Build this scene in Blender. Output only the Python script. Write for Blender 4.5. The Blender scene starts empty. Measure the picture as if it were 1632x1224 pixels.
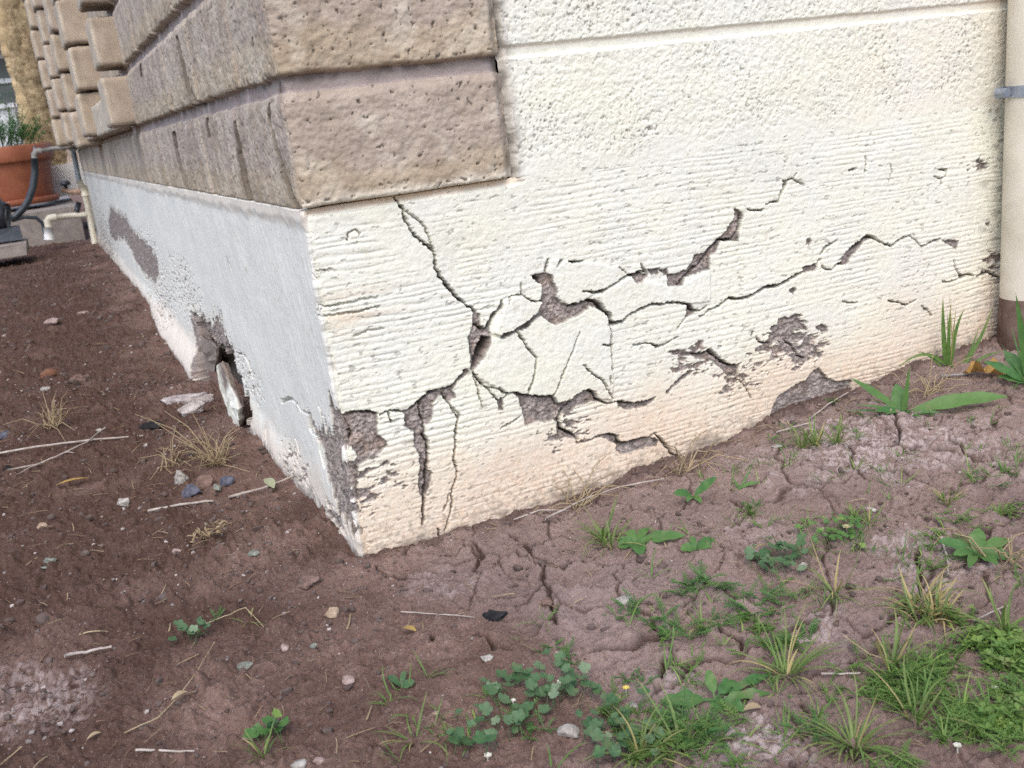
import bpy, math, random
import numpy as np
from mathutils import Vector, Matrix

# ------------------------------------------------------------------ camera
SC = bpy.context.scene
COL = SC.collection
rad = math.radians
F_PX, CX, CY = 1522.4475, 816.0, 612.0            # photograph is 1632 x 1224
CAM = np.array([-0.25619560, -1.07263315, 0.50712641])
CR = np.array([0.89136198, -0.43849462, -0.11487507])
CU = np.array([0.22291918, 0.20338108, 0.95338511])
CF = np.array([0.39469083, 0.87541910, -0.27903502])
cam_d = bpy.data.cameras.new("camera")
cam_d.sensor_width = 36.0
cam_d.lens = F_PX / 1632.0 * 36.0
cam_d.clip_start = 0.02
cam_d.clip_end = 500
cam_d.dof.use_dof = True
cam_d.dof.focus_distance = 1.2
cam_d.dof.aperture_fstop = 13.0
cam = bpy.data.objects.new("camera", cam_d)
cam.matrix_world = Matrix(((CR[0], CU[0], -CF[0], CAM[0]), (CR[1], CU[1], -CF[1], CAM[1]),
                           (CR[2], CU[2], -CF[2], CAM[2]), (0, 0, 0, 1)))
COL.objects.link(cam)
SC.camera = cam

# ------------------------------------------------------------------ sky, sun, exposure
SUN_DIR = Vector((-0.27, -0.50, 0.80)).normalized()
sun_el = math.asin(SUN_DIR.z)
W = bpy.data.worlds.new("World")
SC.world = W
W.use_nodes = True
wn = W.node_tree.nodes
bg = wn["Background"]
sky = wn.new("ShaderNodeTexSky")
sky.sky_type = 'NISHITA'
sky.sun_disc = False
sky.sun_elevation = sun_el
sky.sun_rotation = math.atan2(SUN_DIR.x, SUN_DIR.y)
sky.air_density = 1.0
sky.dust_density = 2.5
sky.ozone_density = 1.0
W.node_tree.links.new(sky.outputs[0], bg.inputs[0])
bg.inputs[1].default_value = 0.15
sd = bpy.data.lights.new("sun", 'SUN')
sd.energy = 0.55
sd.angle = rad(55)
sd.color = (1.0, 0.97, 0.92)
sun = bpy.data.objects.new("sun", sd)
sun.rotation_euler = (-SUN_DIR).to_track_quat('-Z', 'Y').to_euler()
COL.objects.link(sun)
SC.view_settings.view_transform = 'Standard'
SC.view_settings.look = 'None'
SC.view_settings.gamma = 1.0
SC.view_settings.use_curve_mapping = False
SC.view_settings.exposure = 1.03
try:
    SC.cycles.use_denoising = False
    SC.cycles.max_bounces = 6
except Exception:
    pass

# ------------------------------------------------------------------ rays, noise
def ray(px, py):
    return CF + (px - CX) / F_PX * CR - (py - CY) / F_PX * CU

def on_plane(px, py, axis, val):
    d = ray(px, py)
    return CAM + d * ((val - CAM[axis]) / d[axis])

def at_depth(px, py, depth):
    return CAM + ray(px, py) * depth

def depth_of(p):
    return float((np.asarray(p) - CAM) @ CF)

_T = np.random.RandomState(7).permutation(4096).astype(np.int32)
_GCOS = np.cos(np.arange(4096) * (2 * np.pi / 4096) * 1.0); _GSIN = np.sin(np.arange(4096) * (2 * np.pi / 4096))

def _hi(ix, iy, seed):
    return _T[(ix + _T[(iy + seed * 131) & 4095] + seed * 977) & 4095]

def ihash(ix, iy, seed):
    return _hi(np.asarray(ix).astype(np.int32), np.asarray(iy).astype(np.int32), seed) / 4096.0

def perlin(x, y, seed=0):
    x = np.asarray(x, float); y = np.asarray(y, float)
    ix = np.floor(x); iy = np.floor(y)
    fx = x - ix; fy = y - iy
    ux = fx * fx * fx * (fx * (fx * 6 - 15) + 10); uy = fy * fy * fy * (fy * (fy * 6 - 15) + 10)
    jx = ix.astype(np.int32); jy = iy.astype(np.int32)
    def g(dx, dy):
        a = _hi(jx + dx, jy + dy, seed)
        return _GCOS[a] * (fx - dx) + _GSIN[a] * (fy - dy)
    a = g(0, 0); b = g(1, 0); c = g(0, 1); d = g(1, 1)
    a = a + ux * (b - a); c = c + ux * (d - c)
    return (a + uy * (c - a)) * 1.5

def fbm(x, y, freq, octs=4, seed=0, gain=0.5):
    r = 0; amp = 1.0
    for i in range(octs):
        r = r + amp * perlin(x * freq, y * freq, seed + i * 17)
        amp *= gain; freq *= 2.03
    return r

def worley(x, y, freq, seed=0):
    x = np.asarray(x, float) * freq; y = np.asarray(y, float) * freq
    ix = np.floor(x); iy = np.floor(y)
    f1 = np.full(x.shape, 9.0); f2 = np.full(x.shape, 9.0); idv = np.zeros(x.shape)
    for dx in (-1, 0, 1):
        for dy in (-1, 0, 1):
            cx = ix + dx; cy = iy + dy
            hx = ihash(cx, cy, seed); hy = ihash(cx, cy, seed + 71)
            d = np.hypot(cx + hx - x, cy + hy - y)
            closer = d < f1
            f2 = np.where(closer, f1, np.minimum(f2, d))
            idv = np.where(closer, ihash(cx, cy, seed + 133), idv)
            f1 = np.where(closer, d, f1)
    return f1, f2, idv

def sstep(a, b, x):
    t = np.clip((x - a) / (b - a), 0, 1)
    return t * t * (3 - 2 * t)

# ------------------------------------------------------------------ mesh helpers
def tag(o, label=None, cat=None, group=None, kind=None):
    if label: o["label"] = label
    if cat: o["category"] = cat
    if group: o["group"] = group
    if kind: o["kind"] = kind
    return o

def link(name, me, mat, parent=None, loc=None):
    o = bpy.data.objects.new(name, me)
    COL.objects.link(o)
    if mat:
        me.materials.append(mat)
    if parent:
        o.parent = parent
    if loc is not None:
        o.location = loc
    return o

def empty(name, loc=(0, 0, 0)):
    o = bpy.data.objects.new(name, None)
    COL.objects.link(o)
    o.location = loc
    return o

def grid_mesh(name, P, attrs=None, flip=False):
    n, m = P.shape[:2]
    me = bpy.data.meshes.new(name)
    me.vertices.add(n * m)
    me.vertices.foreach_set("co", P.reshape(-1).astype(np.float32))
    idx = np.arange(n * m).reshape(n, m)
    q = np.stack([idx[:-1, :-1], idx[1:, :-1], idx[1:, 1:], idx[:-1, 1:]], -1).reshape(-1, 4)
    if flip:
        q = q[:, ::-1]
    nf = len(q)
    me.loops.add(nf * 4)
    me.loops.foreach_set("vertex_index", q.reshape(-1).astype(np.int32))
    me.polygons.add(nf)
    me.polygons.foreach_set("loop_start", np.arange(0, nf * 4, 4, dtype=np.int32))
    me.polygons.foreach_set("loop_total", np.full(nf, 4, dtype=np.int32))
    me.polygons.foreach_set("use_smooth", np.ones(nf, dtype=bool))
    me.update(calc_edges=True)
    for k, v in (attrs or {}).items():
        a = me.attributes.new(k, 'FLOAT_COLOR', 'POINT')
        c = np.ones((n * m, 4), np.float32)
        v = v.reshape(n * m, -1)
        c[:, :v.shape[1]] = v
        a.data.foreach_set("color", c.reshape(-1))
    return me

class MB:
    """collects polygons with one tint value per vertex, links them as one mesh"""
    def __init__(self):
        self.v = []; self.f = []; self.t = []
    def add(self, verts, faces, tint=0.0):
        b = len(self.v)
        self.v += [tuple(float(c) for c in p) for p in verts]
        if isinstance(tint, (int, float)):
            self.t += [float(tint)] * len(verts)
        else:
            self.t += [float(x) for x in tint]
        self.f += [tuple(i + b for i in f) for f in faces]
    def tube(self, pts, radii, n=8, tint=0.0, caps=True):
        pts = [np.asarray(p, float) for p in pts]
        if isinstance(radii, (int, float)):
            radii = [radii] * len(pts)
        vs = []; fs = []
        ref = None
        for i, p in enumerate(pts):
            t = pts[min(i + 1, len(pts) - 1)] - pts[max(i - 1, 0)]
            t = t / (np.linalg.norm(t) + 1e-12)
            if ref is None:
                ref = np.array([0, 0, 1.0]) if abs(t[2]) < 0.8 else np.array([1.0, 0, 0])
            a = np.cross(t, ref); a /= np.linalg.norm(a) + 1e-12
            b = np.cross(a, t); ref = b
            for k in range(n):
                w = 2 * math.pi * k / n
                vs.append(p + radii[i] * (math.cos(w) * a + math.sin(w) * b))
        for i in range(len(pts) - 1):
            for k in range(n):
                fs.append((i * n + k, i * n + (k + 1) % n, (i + 1) * n + (k + 1) % n, (i + 1) * n + k))
        if caps:
            fs.append(tuple(range(n)))
            fs.append(tuple(reversed(range((len(pts) - 1) * n, len(pts) * n))))
        self.add(vs, fs, tint)
    def box(self, c, s, tint=0.0, rz=0.0, jit=0.0, rng=random):
        ca, sa = math.cos(rz), math.sin(rz)
        vs = []
        for z in (-1, 1):
            for y in (-1, 1):
                for x in (-1, 1):
                    px = x * s[0] / 2 + rng.uniform(-jit, jit); py = y * s[1] / 2 + rng.uniform(-jit, jit)
                    vs.append((c[0] + px * ca - py * sa, c[1] + px * sa + py * ca, c[2] + z * s[2] / 2))
        self.add(vs, [(0, 2, 3, 1), (4, 5, 7, 6), (0, 1, 5, 4), (2, 6, 7, 3), (0, 4, 6, 2), (1, 3, 7, 5)], tint)
    def lathe(self, prof, c, n=40, tint=0.0):
        vs = []; fs = []
        for r, z in prof:
            for k in range(n):
                a = 2 * math.pi * k / n
                vs.append((c[0] + r * math.cos(a), c[1] + r * math.sin(a), c[2] + z))
        for i in range(len(prof) - 1):
            for k in range(n):
                fs.append((i * n + k, i * n + (k + 1) % n, (i + 1) * n + (k + 1) % n, (i + 1) * n + k))
        self.add(vs, fs, tint)
    def build(self, name, mat, parent=None, origin=None, smooth=True):
        me = bpy.data.meshes.new(name)
        o = np.zeros(3) if origin is None else np.asarray(origin, float)
        me.from_pydata([(x - o[0], y - o[1], z - o[2]) for x, y, z in self.v], [], self.f)
        a = me.attributes.new("tint", 'FLOAT', 'POINT')
        a.data.foreach_set("value", np.array(self.t, np.float32))
        if smooth:
            me.polygons.foreach_set("use_smooth", np.ones(len(me.polygons), dtype=bool))
        me.update()
        return link(name, me, mat, parent, None if origin is None else tuple(o))

# ------------------------------------------------------------------ materials
def new_mat(name, rough=0.85, spec=0.3):
    m = bpy.data.materials.new(name)
    m.use_nodes = True
    b = m.node_tree.nodes["Principled BSDF"]
    b.inputs["Roughness"].default_value = rough
    b.inputs["Specular IOR Level"].default_value = spec
    return m, m.node_tree.nodes, m.node_tree.links, b

def noise(N, L, scale, detail=4, rough=0.6, vec=None, dist=0.0):
    t = N.new("ShaderNodeTexNoise")
    t.inputs["Scale"].default_value = scale
    t.inputs["Detail"].default_value = detail
    t.inputs["Roughness"].default_value = rough
    t.inputs["Distortion"].default_value = dist
    if vec is not None:
        L.new(vec, t.inputs["Vector"])
    return t.outputs["Fac"]

def ramp(N, L, fac, a, b):
    r = N.new("ShaderNodeMapRange")
    r.inputs["From Min"].default_value = a
    r.inputs["From Max"].default_value = b
    L.new(fac, r.inputs["Value"])
    return r.outputs["Result"]

def mix(N, L, fac, a, b):
    m = N.new("ShaderNodeMix")
    m.data_type = 'RGBA'
    for s, v in ((m.inputs[0], fac), (m.inputs[6], a), (m.inputs[7], b)):
        if isinstance(v, (tuple, list)):
            s.default_value = (*v, 1.0)
        elif isinstance(v, (int, float)):
            s.default_value = v
        else:
            L.new(v, s)
    return m.outputs[2]

def math_n(N, L, op, a, b):
    m = N.new("ShaderNodeMath")
    m.operation = op
    for s, v in ((m.inputs[0], a), (m.inputs[1], b)):
        if isinstance(v, (int, float)):
            s.default_value = v
        else:
            L.new(v, s)
    return m.outputs[0]

def bump(N, L, b, h, dist, strength=1.0):
    n = N.new("ShaderNodeBump")
    n.inputs["Distance"].default_value = dist
    n.inputs["Strength"].default_value = strength
    L.new(h, n.inputs["Height"])
    L.new(n.outputs[0], b.inputs["Normal"])

def obj_vec(N):
    return N.new("ShaderNodeTexCoord").outputs["Object"]

def attr_rgb(N, L, name):
    a = N.new("ShaderNodeAttribute")
    a.attribute_name = name
    s = N.new("ShaderNodeSeparateColor")
    L.new(a.outputs["Color"], s.inputs[0])
    return s.outputs[0], s.outputs[1], s.outputs[2], a.outputs["Alpha"], a.outputs["Fac"]

def stucco_material():
    m, N, L, b = new_mat("painted_stucco", 0.78, 0.25)
    v = obj_vec(N)
    ex, st, di, ru, _ = attr_rgb(N, L, "m")
    n1 = noise(N, L, 9, 5, 0.6, v)
    n2 = noise(N, L, 70, 5, 0.65, v)
    n3 = noise(N, L, 420, 3, 0.7, v)
    c = mix(N, L, ramp(N, L, n1, 0.35, 0.65), (0.785, 0.765, 0.625), (0.765, 0.755, 0.665))
    sky_tint = N.new("ShaderNodeAttribute"); sky_tint.attribute_name = "white"
    c = mix(N, L, sky_tint.outputs["Fac"], c, (0.80, 0.78, 0.70))  # left face: its sky-lit tint put into the paint colour
    c = mix(N, L, ramp(N, L, n2, 0.56, 0.80), c, (0.63, 0.585, 0.47))
    c = mix(N, L, st, c, mix(N, L, ramp(N, L, n2, 0.35, 0.65), (0.70, 0.47, 0.31), (0.75, 0.60, 0.45)))
    ce = mix(N, L, ramp(N, L, n2, 0.32, 0.68), (0.26, 0.215, 0.195), (0.50, 0.425, 0.38))
    ce = mix(N, L, ramp(N, L, n3, 0.55, 0.66), ce, (0.17, 0.14, 0.125))
    ce = mix(N, L, ramp(N, L, n3, 0.40, 0.32), ce, (0.52, 0.46, 0.42))
    ce = mix(N, L, ru, ce, (0.34, 0.21, 0.13))
    c = mix(N, L, ex, c, ce)
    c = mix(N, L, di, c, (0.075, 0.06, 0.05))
    L.new(c, b.inputs["Base Color"])
    h = math_n(N, L, 'ADD', math_n(N, L, 'MULTIPLY', n3, 0.6), n2)
    bump(N, L, b, h, 0.0012, 0.6)
    return m

def tan_material():
    m, N, L, b = new_mat("tan_slump_block", 0.9, 0.2)
    v = obj_vec(N)
    mo, pale, di, lf, _ = attr_rgb(N, L, "m")
    n1 = noise(N, L, 11, 5, 0.6, v)
    n2 = noise(N, L, 60, 6, 0.7, v)
    n3 = noise(N, L, 300, 4, 0.7, v)
    c = mix(N, L, ramp(N, L, n1, 0.32, 0.68), (0.365, 0.285, 0.195), (0.485, 0.40, 0.295))
    c = mix(N, L, ramp(N, L, n2, 0.52, 0.75), c, (0.37, 0.285, 0.21))
    c = mix(N, L, mo, c, mix(N, L, ramp(N, L, n1, 0.4, 0.6), (0.33, 0.27, 0.245), (0.41, 0.34, 0.315)))
    c = mix(N, L, pale, c, (0.70, 0.63, 0.51))
    c = mix(N, L, di, c, (0.085, 0.07, 0.055))
    L.new(c, b.inputs["Base Color"])
    h = math_n(N, L, 'ADD', math_n(N, L, 'MULTIPLY', n3, 0.6), n2)
    bump(N, L, b, h, 0.0018, 0.7)
    return m

def soil_material():
    m, N, L, b = new_mat("dry_soil", 0.95, 0.15)
    v = obj_vec(N)
    cr, sa, re, _, _ = attr_rgb(N, L, "m")
    n1 = noise(N, L, 6, 5, 0.6, v)
    n2 = noise(N, L, 60, 6, 0.7, v)
    n3 = noise(N, L, 380, 5, 0.75, v)
    c = mix(N, L, ramp(N, L, n1, 0.35, 0.65), (0.162, 0.100, 0.080), (0.232, 0.150, 0.121))
    c = mix(N, L, ramp(N, L, n2, 0.45, 0.70), c, (0.265, 0.178, 0.146))
    c = mix(N, L, re, c, (0.074, 0.041, 0.030))
    c = mix(N, L, ramp(N, L, n3, 0.60, 0.68), c, (0.34, 0.275, 0.25))
    c = mix(N, L, ramp(N, L, n3, 0.45, 0.33), c, (0.060, 0.036, 0.028))
    c = mix(N, L, sa, c, (0.46, 0.385, 0.365))
    c = mix(N, L, cr, c, (0.055, 0.034, 0.026))
    L.new(c, b.inputs["Base Color"])
    h = math_n(N, L, 'ADD', math_n(N, L, 'MULTIPLY', n3, 0.7), n2)
    bump(N, L, b, h, 0.0024, 1.0)
    return m

def plain_material(name, c1, c2, scale=30, rough=0.8, spec=0.3, bmp=0.001, metal=0.0):
    m, N, L, b = new_mat(name, rough, spec)
    v = obj_vec(N)
    n = noise(N, L, scale, 5, 0.65, v)
    L.new(mix(N, L, ramp(N, L, n, 0.35, 0.65), c1, c2), b.inputs["Base Color"])
    b.inputs["Metallic"].default_value = metal
    if bmp:
        bump(N, L, b, noise(N, L, scale * 6, 5, 0.7, v), bmp, 0.7)
    return m

def leaf_material(name, c1, c2, dry, rough=0.5, scale=110):
    m, N, L, b = new_mat(name, rough, 0.35)
    v = obj_vec(N)
    a = N.new("ShaderNodeAttribute"); a.attribute_name = "tint"
    n = noise(N, L, scale, 4, 0.6, v)
    c = mix(N, L, ramp(N, L, n, 0.3, 0.7), c1, c2)
    c = mix(N, L, a.outputs["Fac"], c, dry)
    n2 = noise(N, L, scale * .45, 5, 0.7, v)
    c = mix(N, L, ramp(N, L, n2, 0.56, 0.74), c, tuple(.45 * p + .55 * q for p, q in zip(c2, (0.26, 0.20, 0.12))))
    L.new(c, b.inputs["Base Color"])
    tr = N.new("ShaderNodeBsdfTranslucent")
    L.new(c, tr.inputs[0])
    ms = N.new("ShaderNodeMixShader"); ms.inputs[0].default_value = 0.25
    L.new(b.outputs[0], ms.inputs[1]); L.new(tr.outputs[0], ms.inputs[2])
    out = [x for x in N if x.type == 'OUTPUT_MATERIAL'][0]
    L.new(ms.outputs[0], out.inputs[0])
    return m

M = {}
M["stucco"] = stucco_material()
M["tan"] = tan_material()
M["soil"] = soil_material()
M["grass"] = leaf_material("grass_green", (0.060, 0.140, 0.028), (0.135, 0.245, 0.055), (0.42, 0.34, 0.15))
M["weed"] = leaf_material("weed_green", (0.040, 0.125, 0.035), (0.075, 0.19, 0.05), (0.20, 0.30, 0.07))
M["mallow"] = leaf_material("mallow_green", (0.032, 0.095, 0.036), (0.075, 0.165, 0.055), (0.20, 0.27, 0.16))
M["straw"] = leaf_material("dry_straw", (0.40, 0.30, 0.17), (0.52, 0.42, 0.27), (0.25, 0.18, 0.10), 0.8)
M["twig"] = plain_material("grey_twig", (0.30, 0.25, 0.21), (0.48, 0.42, 0.37), 60, 0.85)
M["dryleaf"] = leaf_material("brown_leaf", (0.30, 0.15, 0.05), (0.42, 0.24, 0.08), (0.5, 0.33, 0.10), 0.6)
M["paleleaf"] = leaf_material("pale_leaf", (0.38, 0.42, 0.24), (0.46, 0.48, 0.30), (0.5, 0.45, 0.3), 0.6)
M["petal"] = leaf_material("petal", (0.70, 0.68, 0.55), (0.75, 0.74, 0.66), (0.75, 0.58, 0.12), 0.6)

def stone_material(name, a, b_, sc=90):
    return plain_material(name, tuple(c * .72 for c in a), tuple(c * .95 for c in b_), sc, 0.92, 0.2, 0.002)
S = {
    "tan": stone_material("tan_stone", (0.36, 0.25, 0.17), (0.50, 0.38, 0.27)),
    "pink": stone_material("pink_stone", (0.36, 0.25, 0.22), (0.46, 0.35, 0.31)),
    "white": stone_material("white_stone", (0.33, 0.30, 0.265), (0.56, 0.52, 0.47)),
    "green": stone_material("green_stone", (0.20, 0.21, 0.17), (0.29, 0.30, 0.25)),
    "blue": stone_material("blue_stone", (0.085, 0.085, 0.11), (0.16, 0.16, 0.20)),
    "brown": stone_material("brown_stone", (0.19, 0.12, 0.095), (0.27, 0.18, 0.15)),
    "red": stone_material("red_clod", (0.21, 0.095, 0.055), (0.27, 0.14, 0.09)),
    "black": stone_material("black_lump", (0.016, 0.015, 0.016), (0.04, 0.038, 0.04)),
    "soil": M["soil"],
    "render": stone_material("fallen_render", (0.36, 0.30, 0.28), (0.62, 0.56, 0.53), 45),
}

# ------------------------------------------------------------------ ground
GCRACKS = [
    [(822, 866), (845, 880), (866, 897), (869, 915), (868, 938), (880, 945), (905, 944)],
    [(866, 897), (895, 905), (925, 890), (960, 880)],
    [(812, 845), (830, 865), (845, 880)], [(757, 860), (764, 880), (757, 900), (770, 910)],
    [(660, 855), (645, 870), (640, 880)], [(868, 938), (840, 965), (800, 972)], [(868, 938), (880, 985), (886, 1000)],
    [(745, 870), (700, 880)], [(905, 944), (960, 935), (1040, 920)],
    [(1425, 683), (1428, 692), (1433, 712), (1430, 720)], [(1355, 722), (1360, 745), (1365, 757), (1385, 772)],
    [(1360, 765), (1310, 762), (1270, 750)], [(1520, 720), (1545, 740), (1570, 752), (1590, 760)],
    [(1160, 800), (1180, 815)], [(1460, 880), (1465, 910), (1463, 930)], [(1120, 990), (1150, 1000), (1178, 1012), (1178, 1028)],
    [(1060, 1050), (1055, 1075)], [(690, 1020), (695, 1035)], [(760, 1020), (790, 1040), (815, 1048)],
    [(1275, 1115), (1285, 1130), (1300, 1145)], [(1190, 780), (1230, 770)], [(600, 900), (615, 915), (660, 915)],
    [(980, 720), (1020, 745), (1060, 735)], [(1100, 930), (1130, 945), (1160, 940)],
]
_GC = []
for pl in GCRACKS:
    _GC.append([on_plane(x, y, 2, 0.0)[:2] for x, y in pl])
SALT = [(1390, 715, .13, .8), (1330, 740, .08, .55), (1540, 720, .12, .4), (1225, 1180, .045, .8), (1300, 1010, .035, .55), (40, 1110, .06, .65), (20, 1090, .05, .5),
        (1480, 900, .06, .6), (1090, 1090, .03, .5), (700, 920, .05, .3), (100, 1120, .05, .45), (1440, 870, .05, .5), (1260, 740, .10, .35), (1200, 850, .06, .3)]
_SALT = [(*on_plane(x, y, 2, 0.0)[:2], r, a) for x, y, r, a in SALT]

def g_base(x, y):
    """large shape of the ground along the walls"""
    xs = np.array([0, .1, .25, .4, .55, .66, .9, 1.13, 2, 4, 9]); zs = np.array([-.006, -.010, -.012, -.006, .003, .013, .028, .040, .05, .05, .05])
    ys = np.array([0, .05, .2, .4, .6, .8, 1.2, 1.7, 2.4, 3.6, 6, 20]); zl = np.array([-.010, -.010, -.004, -.002, .0, -.010, -.030, -.030, .012, .0, -.02, -.02])
    right = np.interp(x, xs, zs); left = np.interp(y, ys, zl)
    wr = np.exp(-np.clip(-y, 0, None) / 0.45); wl = np.exp(-np.clip(-x, 0, None) / 0.30)
    return np.where(y < 0, right * wr * (x > 0) + (x <= 0) * zs[0] * wr, 0) + np.where((y >= 0) & (x < 0), left * wl, 0) + np.where((y >= 0) & (x >= 0), right, 0)

def ground(x, y, full=False):
    x = np.asarray(x, float); y = np.asarray(y, float)
    wx = x + 0.006 * fbm(x, y, 25, 3, 5); wy = y + 0.006 * fbm(x, y, 25, 3, 9)
    h = g_base(x, y)
    far = np.exp(-np.clip(np.hypot(x, y) - 2.0, 0, None) / 4.0)
    lumps = 0.009 * fbm(x, y, 5, 3, 31)
    mid = 0.0032 * fbm(wx, wy, 26, 4, 41, 0.62) + 0.0022 * np.abs(fbm(wx, wy, 60, 3, 42, .6))
    rough = sstep(-0.1, 0.25, -x + 0.15 * fbm(x, y, 3, 2, 77)) * 0.8 + 0.25
    rough = np.clip(rough + 0.5 * sstep(0.0, 0.5, fbm(x, y, 4, 2, 78)), 0, 1.2)
    f1, f2, idv = worley(wx + 0.004 * fbm(x, y, 120, 2, 33), wy + 0.004 * fbm(x, y, 120, 2, 34), 55, 3)
    k1, k2, idk = worley(wx, wy, 26, 4)
    big = np.clip(0.42 - k1, 0, 1) * (idk > 0.55) * 0.030 * rough * idk
    clod = big + np.clip(0.58 - f1, 0, 1) * (idv > 0.35) * 0.015 * rough * idv
    g1, g2, idg = worley(x, y, 130, 8)
    grit = np.clip(0.55 - g1, 0, 1) * (idg > 0.4) * 0.0055 * rough
    fine = 0.0015 * fbm(x, y, 190, 4, 61, 0.75)
    h = h + lumps * far + mid + clod + grit + fine
    # shrinkage cracks: drawn ones plus a fine network on the crusted side
    c1, c2, _ = worley(wx + 0.012 * fbm(x, y, 14, 3, 91), wy + 0.012 * fbm(x, y, 14, 3, 95), 9.5, 21)
    crust = sstep(0.0, 0.25, x + 0.25 * fbm(x, y, 2.5, 2, 55) - 0.02) * sstep(-0.85, -0.45, y + 0.0 * x) * (y < 0.0)
    net = (c2 - c1)
    netm = sstep(0.045, 0.0, net) * crust * sstep(-0.9, -0.35, fbm(x, y, 5, 2, 66))
    d1, d2, _ = worley(wx + 0.006 * fbm(x, y, 30, 3, 92), wy + 0.006 * fbm(x, y, 30, 3, 96), 24, 22)
    netm = np.maximum(netm, 0.7 * sstep(0.07, 0.0, d2 - d1) * crust * sstep(-0.1, 0.4, fbm(x, y, 6, 2, 67)))
    curl = crust * 0.0022 * sstep(0.28, 0.05, net)
    ck = np.zeros_like(h)
    for pl in _GC:
        A = np.array(pl)
        lo = A.min(0) - 0.03; hi = A.max(0) + 0.03
        w = (x > lo[0]) & (x < hi[0]) & (y > lo[1]) & (y < hi[1])
        if not w.any():
            continue
        X = wx[w] - 0.0; Y = wy[w]
        dmin = np.full(X.shape, 9.0)
        for (ax, ay), (bx, by) in zip(pl[:-1], pl[1:]):
            dx, dy = bx - ax, by - ay
            t = np.clip(((X - ax) * dx + (Y - ay) * dy) / (dx * dx + dy * dy + 1e-12), 0, 1)
            dmin = np.minimum(dmin, np.hypot(X - ax - t * dx, Y - ay - t * dy))
        ck[w] = np.maximum(ck[w], sstep(0.0030, 0.0008, dmin))
        h[w] += 0.004 * sstep(0.03, 0.006, dmin) - 0.004
        h[w] += 0.004
    h = h + curl - 0.010 * np.maximum(ck * np.clip(0.75 + 0.6 * fbm(x, y, 40, 2, 97), .3, 1), netm * 0.6)
    if not full:
        return h
    salt = np.zeros_like(h)
    for sx, sy, r, a in _SALT:
        d = np.hypot(x - sx, y - sy) / r
        salt = np.maximum(salt, a * sstep(1.2, 0.2, d + 0.55 * fbm(x, y, 22, 4, 12)))
    salt = salt * sstep(-0.55, 0.65, fbm(x, y, 95, 5, 13, 0.8)) * sstep(-1.2, .0, fbm(x, y, 22, 3, 16)) * 1.15 + 0.10 * sstep(0.1, 0.6, fbm(x, y, 3, 3, 14)) * crust
    salt = np.clip(salt + 0.19 * crust, 0, 0.9)
    red = np.clip(0.20 + 0.75 * sstep(0.08, -0.30, x) * (0.6 + 0.4 * sstep(-0.3, 0.3, y)) + 0.5 * fbm(x, y, 7, 3, 15), 0, 0.85) * (1 - salt)
    return h, np.clip(np.maximum(np.maximum(ck, netm * 0.85), 0.6 * sstep(0.035, 0.0, -y + 0.02 * fbm(x, y, 30, 3, 98)) * (x > -.01) * (y < .01)) + 0.45 * sstep(0.0, -0.008, mid + fine * 2), 0, 1), salt, red  # wall foot (litter and shade) and hollows darkened in the colour

def gz(x, y):
    return float(ground(np.array([x]), np.array([y]))[0])

def G(px, py):
    z = 0.0
    for _ in range(6):
        p = on_plane(px, py, 2, z)
        z = 0.5 * z + 0.5 * gz(p[0], p[1]) if _ < 4 else gz(p[0], p[1])
    if p[0] > 0 and -0.012 < p[1] < 0.2:
        p[1] = -0.012; z = gz(p[0], p[1])
    return np.array([p[0], p[1], z])

def axis(segs):
    out = [segs[0][0]]
    for a, b, d0, d1 in segs:
        x = a
        while x < b - 1e-9:
            t = (x - a) / (b - a)
            x += d0 * (d1 / d0) ** t
            out.append(min(x, b))
    return np.array(out)

gx = axis([(-60, -3, 8, .25), (-3, -.6, .25, .006), (-.6, -.35, .006, .0017), (-.35, .55, .0017, .0019), (.55, 1.5, .0019, .006), (1.5, 4, .006, .25), (4, 60, .25, 8)])
gy = axis([(-60, -2, 8, .2), (-2, -.8, .2, .004), (-.8, -.65, .004, .0014), (-.65, .0, .0014, .0019), (.0, 1.5, .0019, .006), (1.5, 7, .006, .08), (7, 60, .08, 6)])
X, Y = np.meshgrid(gx, gy, indexing="ij")
H, A1, A2, A3 = ground(X, Y, True)
gme = grid_mesh("ground", np.stack([X, Y, H], -1), {"m": np.stack([A1, A2, A3], -1)})
tag(link("ground", gme, M["soil"]), "bare reddish brown soil, cracked and stony, around the house corner", "ground", kind="structure")
del X, Y, H, A1, A2, A3

# ------------------------------------------------------------------ the house: walls as one perimeter sheet each
RC = 0.007
def perimeter(s, r=RC):
    t = np.clip((s + r) / (2 * r), 0, 1) * math.pi / 2
    nx = -np.cos(t); ny = -np.sin(t)
    px = np.where(s > r, s, np.where(s < -r, 0.0, r + r * nx))
    py = np.where(s > r, 0.0, np.where(s < -r, -s, r + r * ny))
    return px, py, nx, ny

def C(ox, oy, k, pts):
    return [(ox + p[0] / k, oy + p[1] / k) + tuple(p[2:]) for p in pts]

K = 1632 / 440.0
c3 = lambda pts: C(460, 280, K, pts)
c4 = lambda pts: C(460, 560, K, pts)
c5 = lambda pts: C(800, 330, K, pts)
c6 = lambda pts: C(1192, 250, K, pts)
c8 = lambda pts: C(800, 500, K, pts)
c7 = lambda pts: C(1080, 480, 1632 / 552.0, pts)
l1 = lambda pts: C(100, 250, 3.4, pts)
l2 = lambda pts: C(220, 480, 5.1, pts)
l3 = lambda pts: C(0, 400, 2.914, pts)
l4 = lambda pts: C(100, 60, 4.08, pts)

def to_sz(pts, left=False):
    out = []
    for p in pts:
        if left:
            q = on_plane(p[0], p[1], 0, 0.0); s = -q[1]
        else:
            q = on_plane(p[0], p[1], 1, 0.0); s = q[0]
        sc = depth_of(q) / F_PX
        out.append((s, q[2]) + tuple(w * sc for w in p[2:]))
    return out

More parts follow.
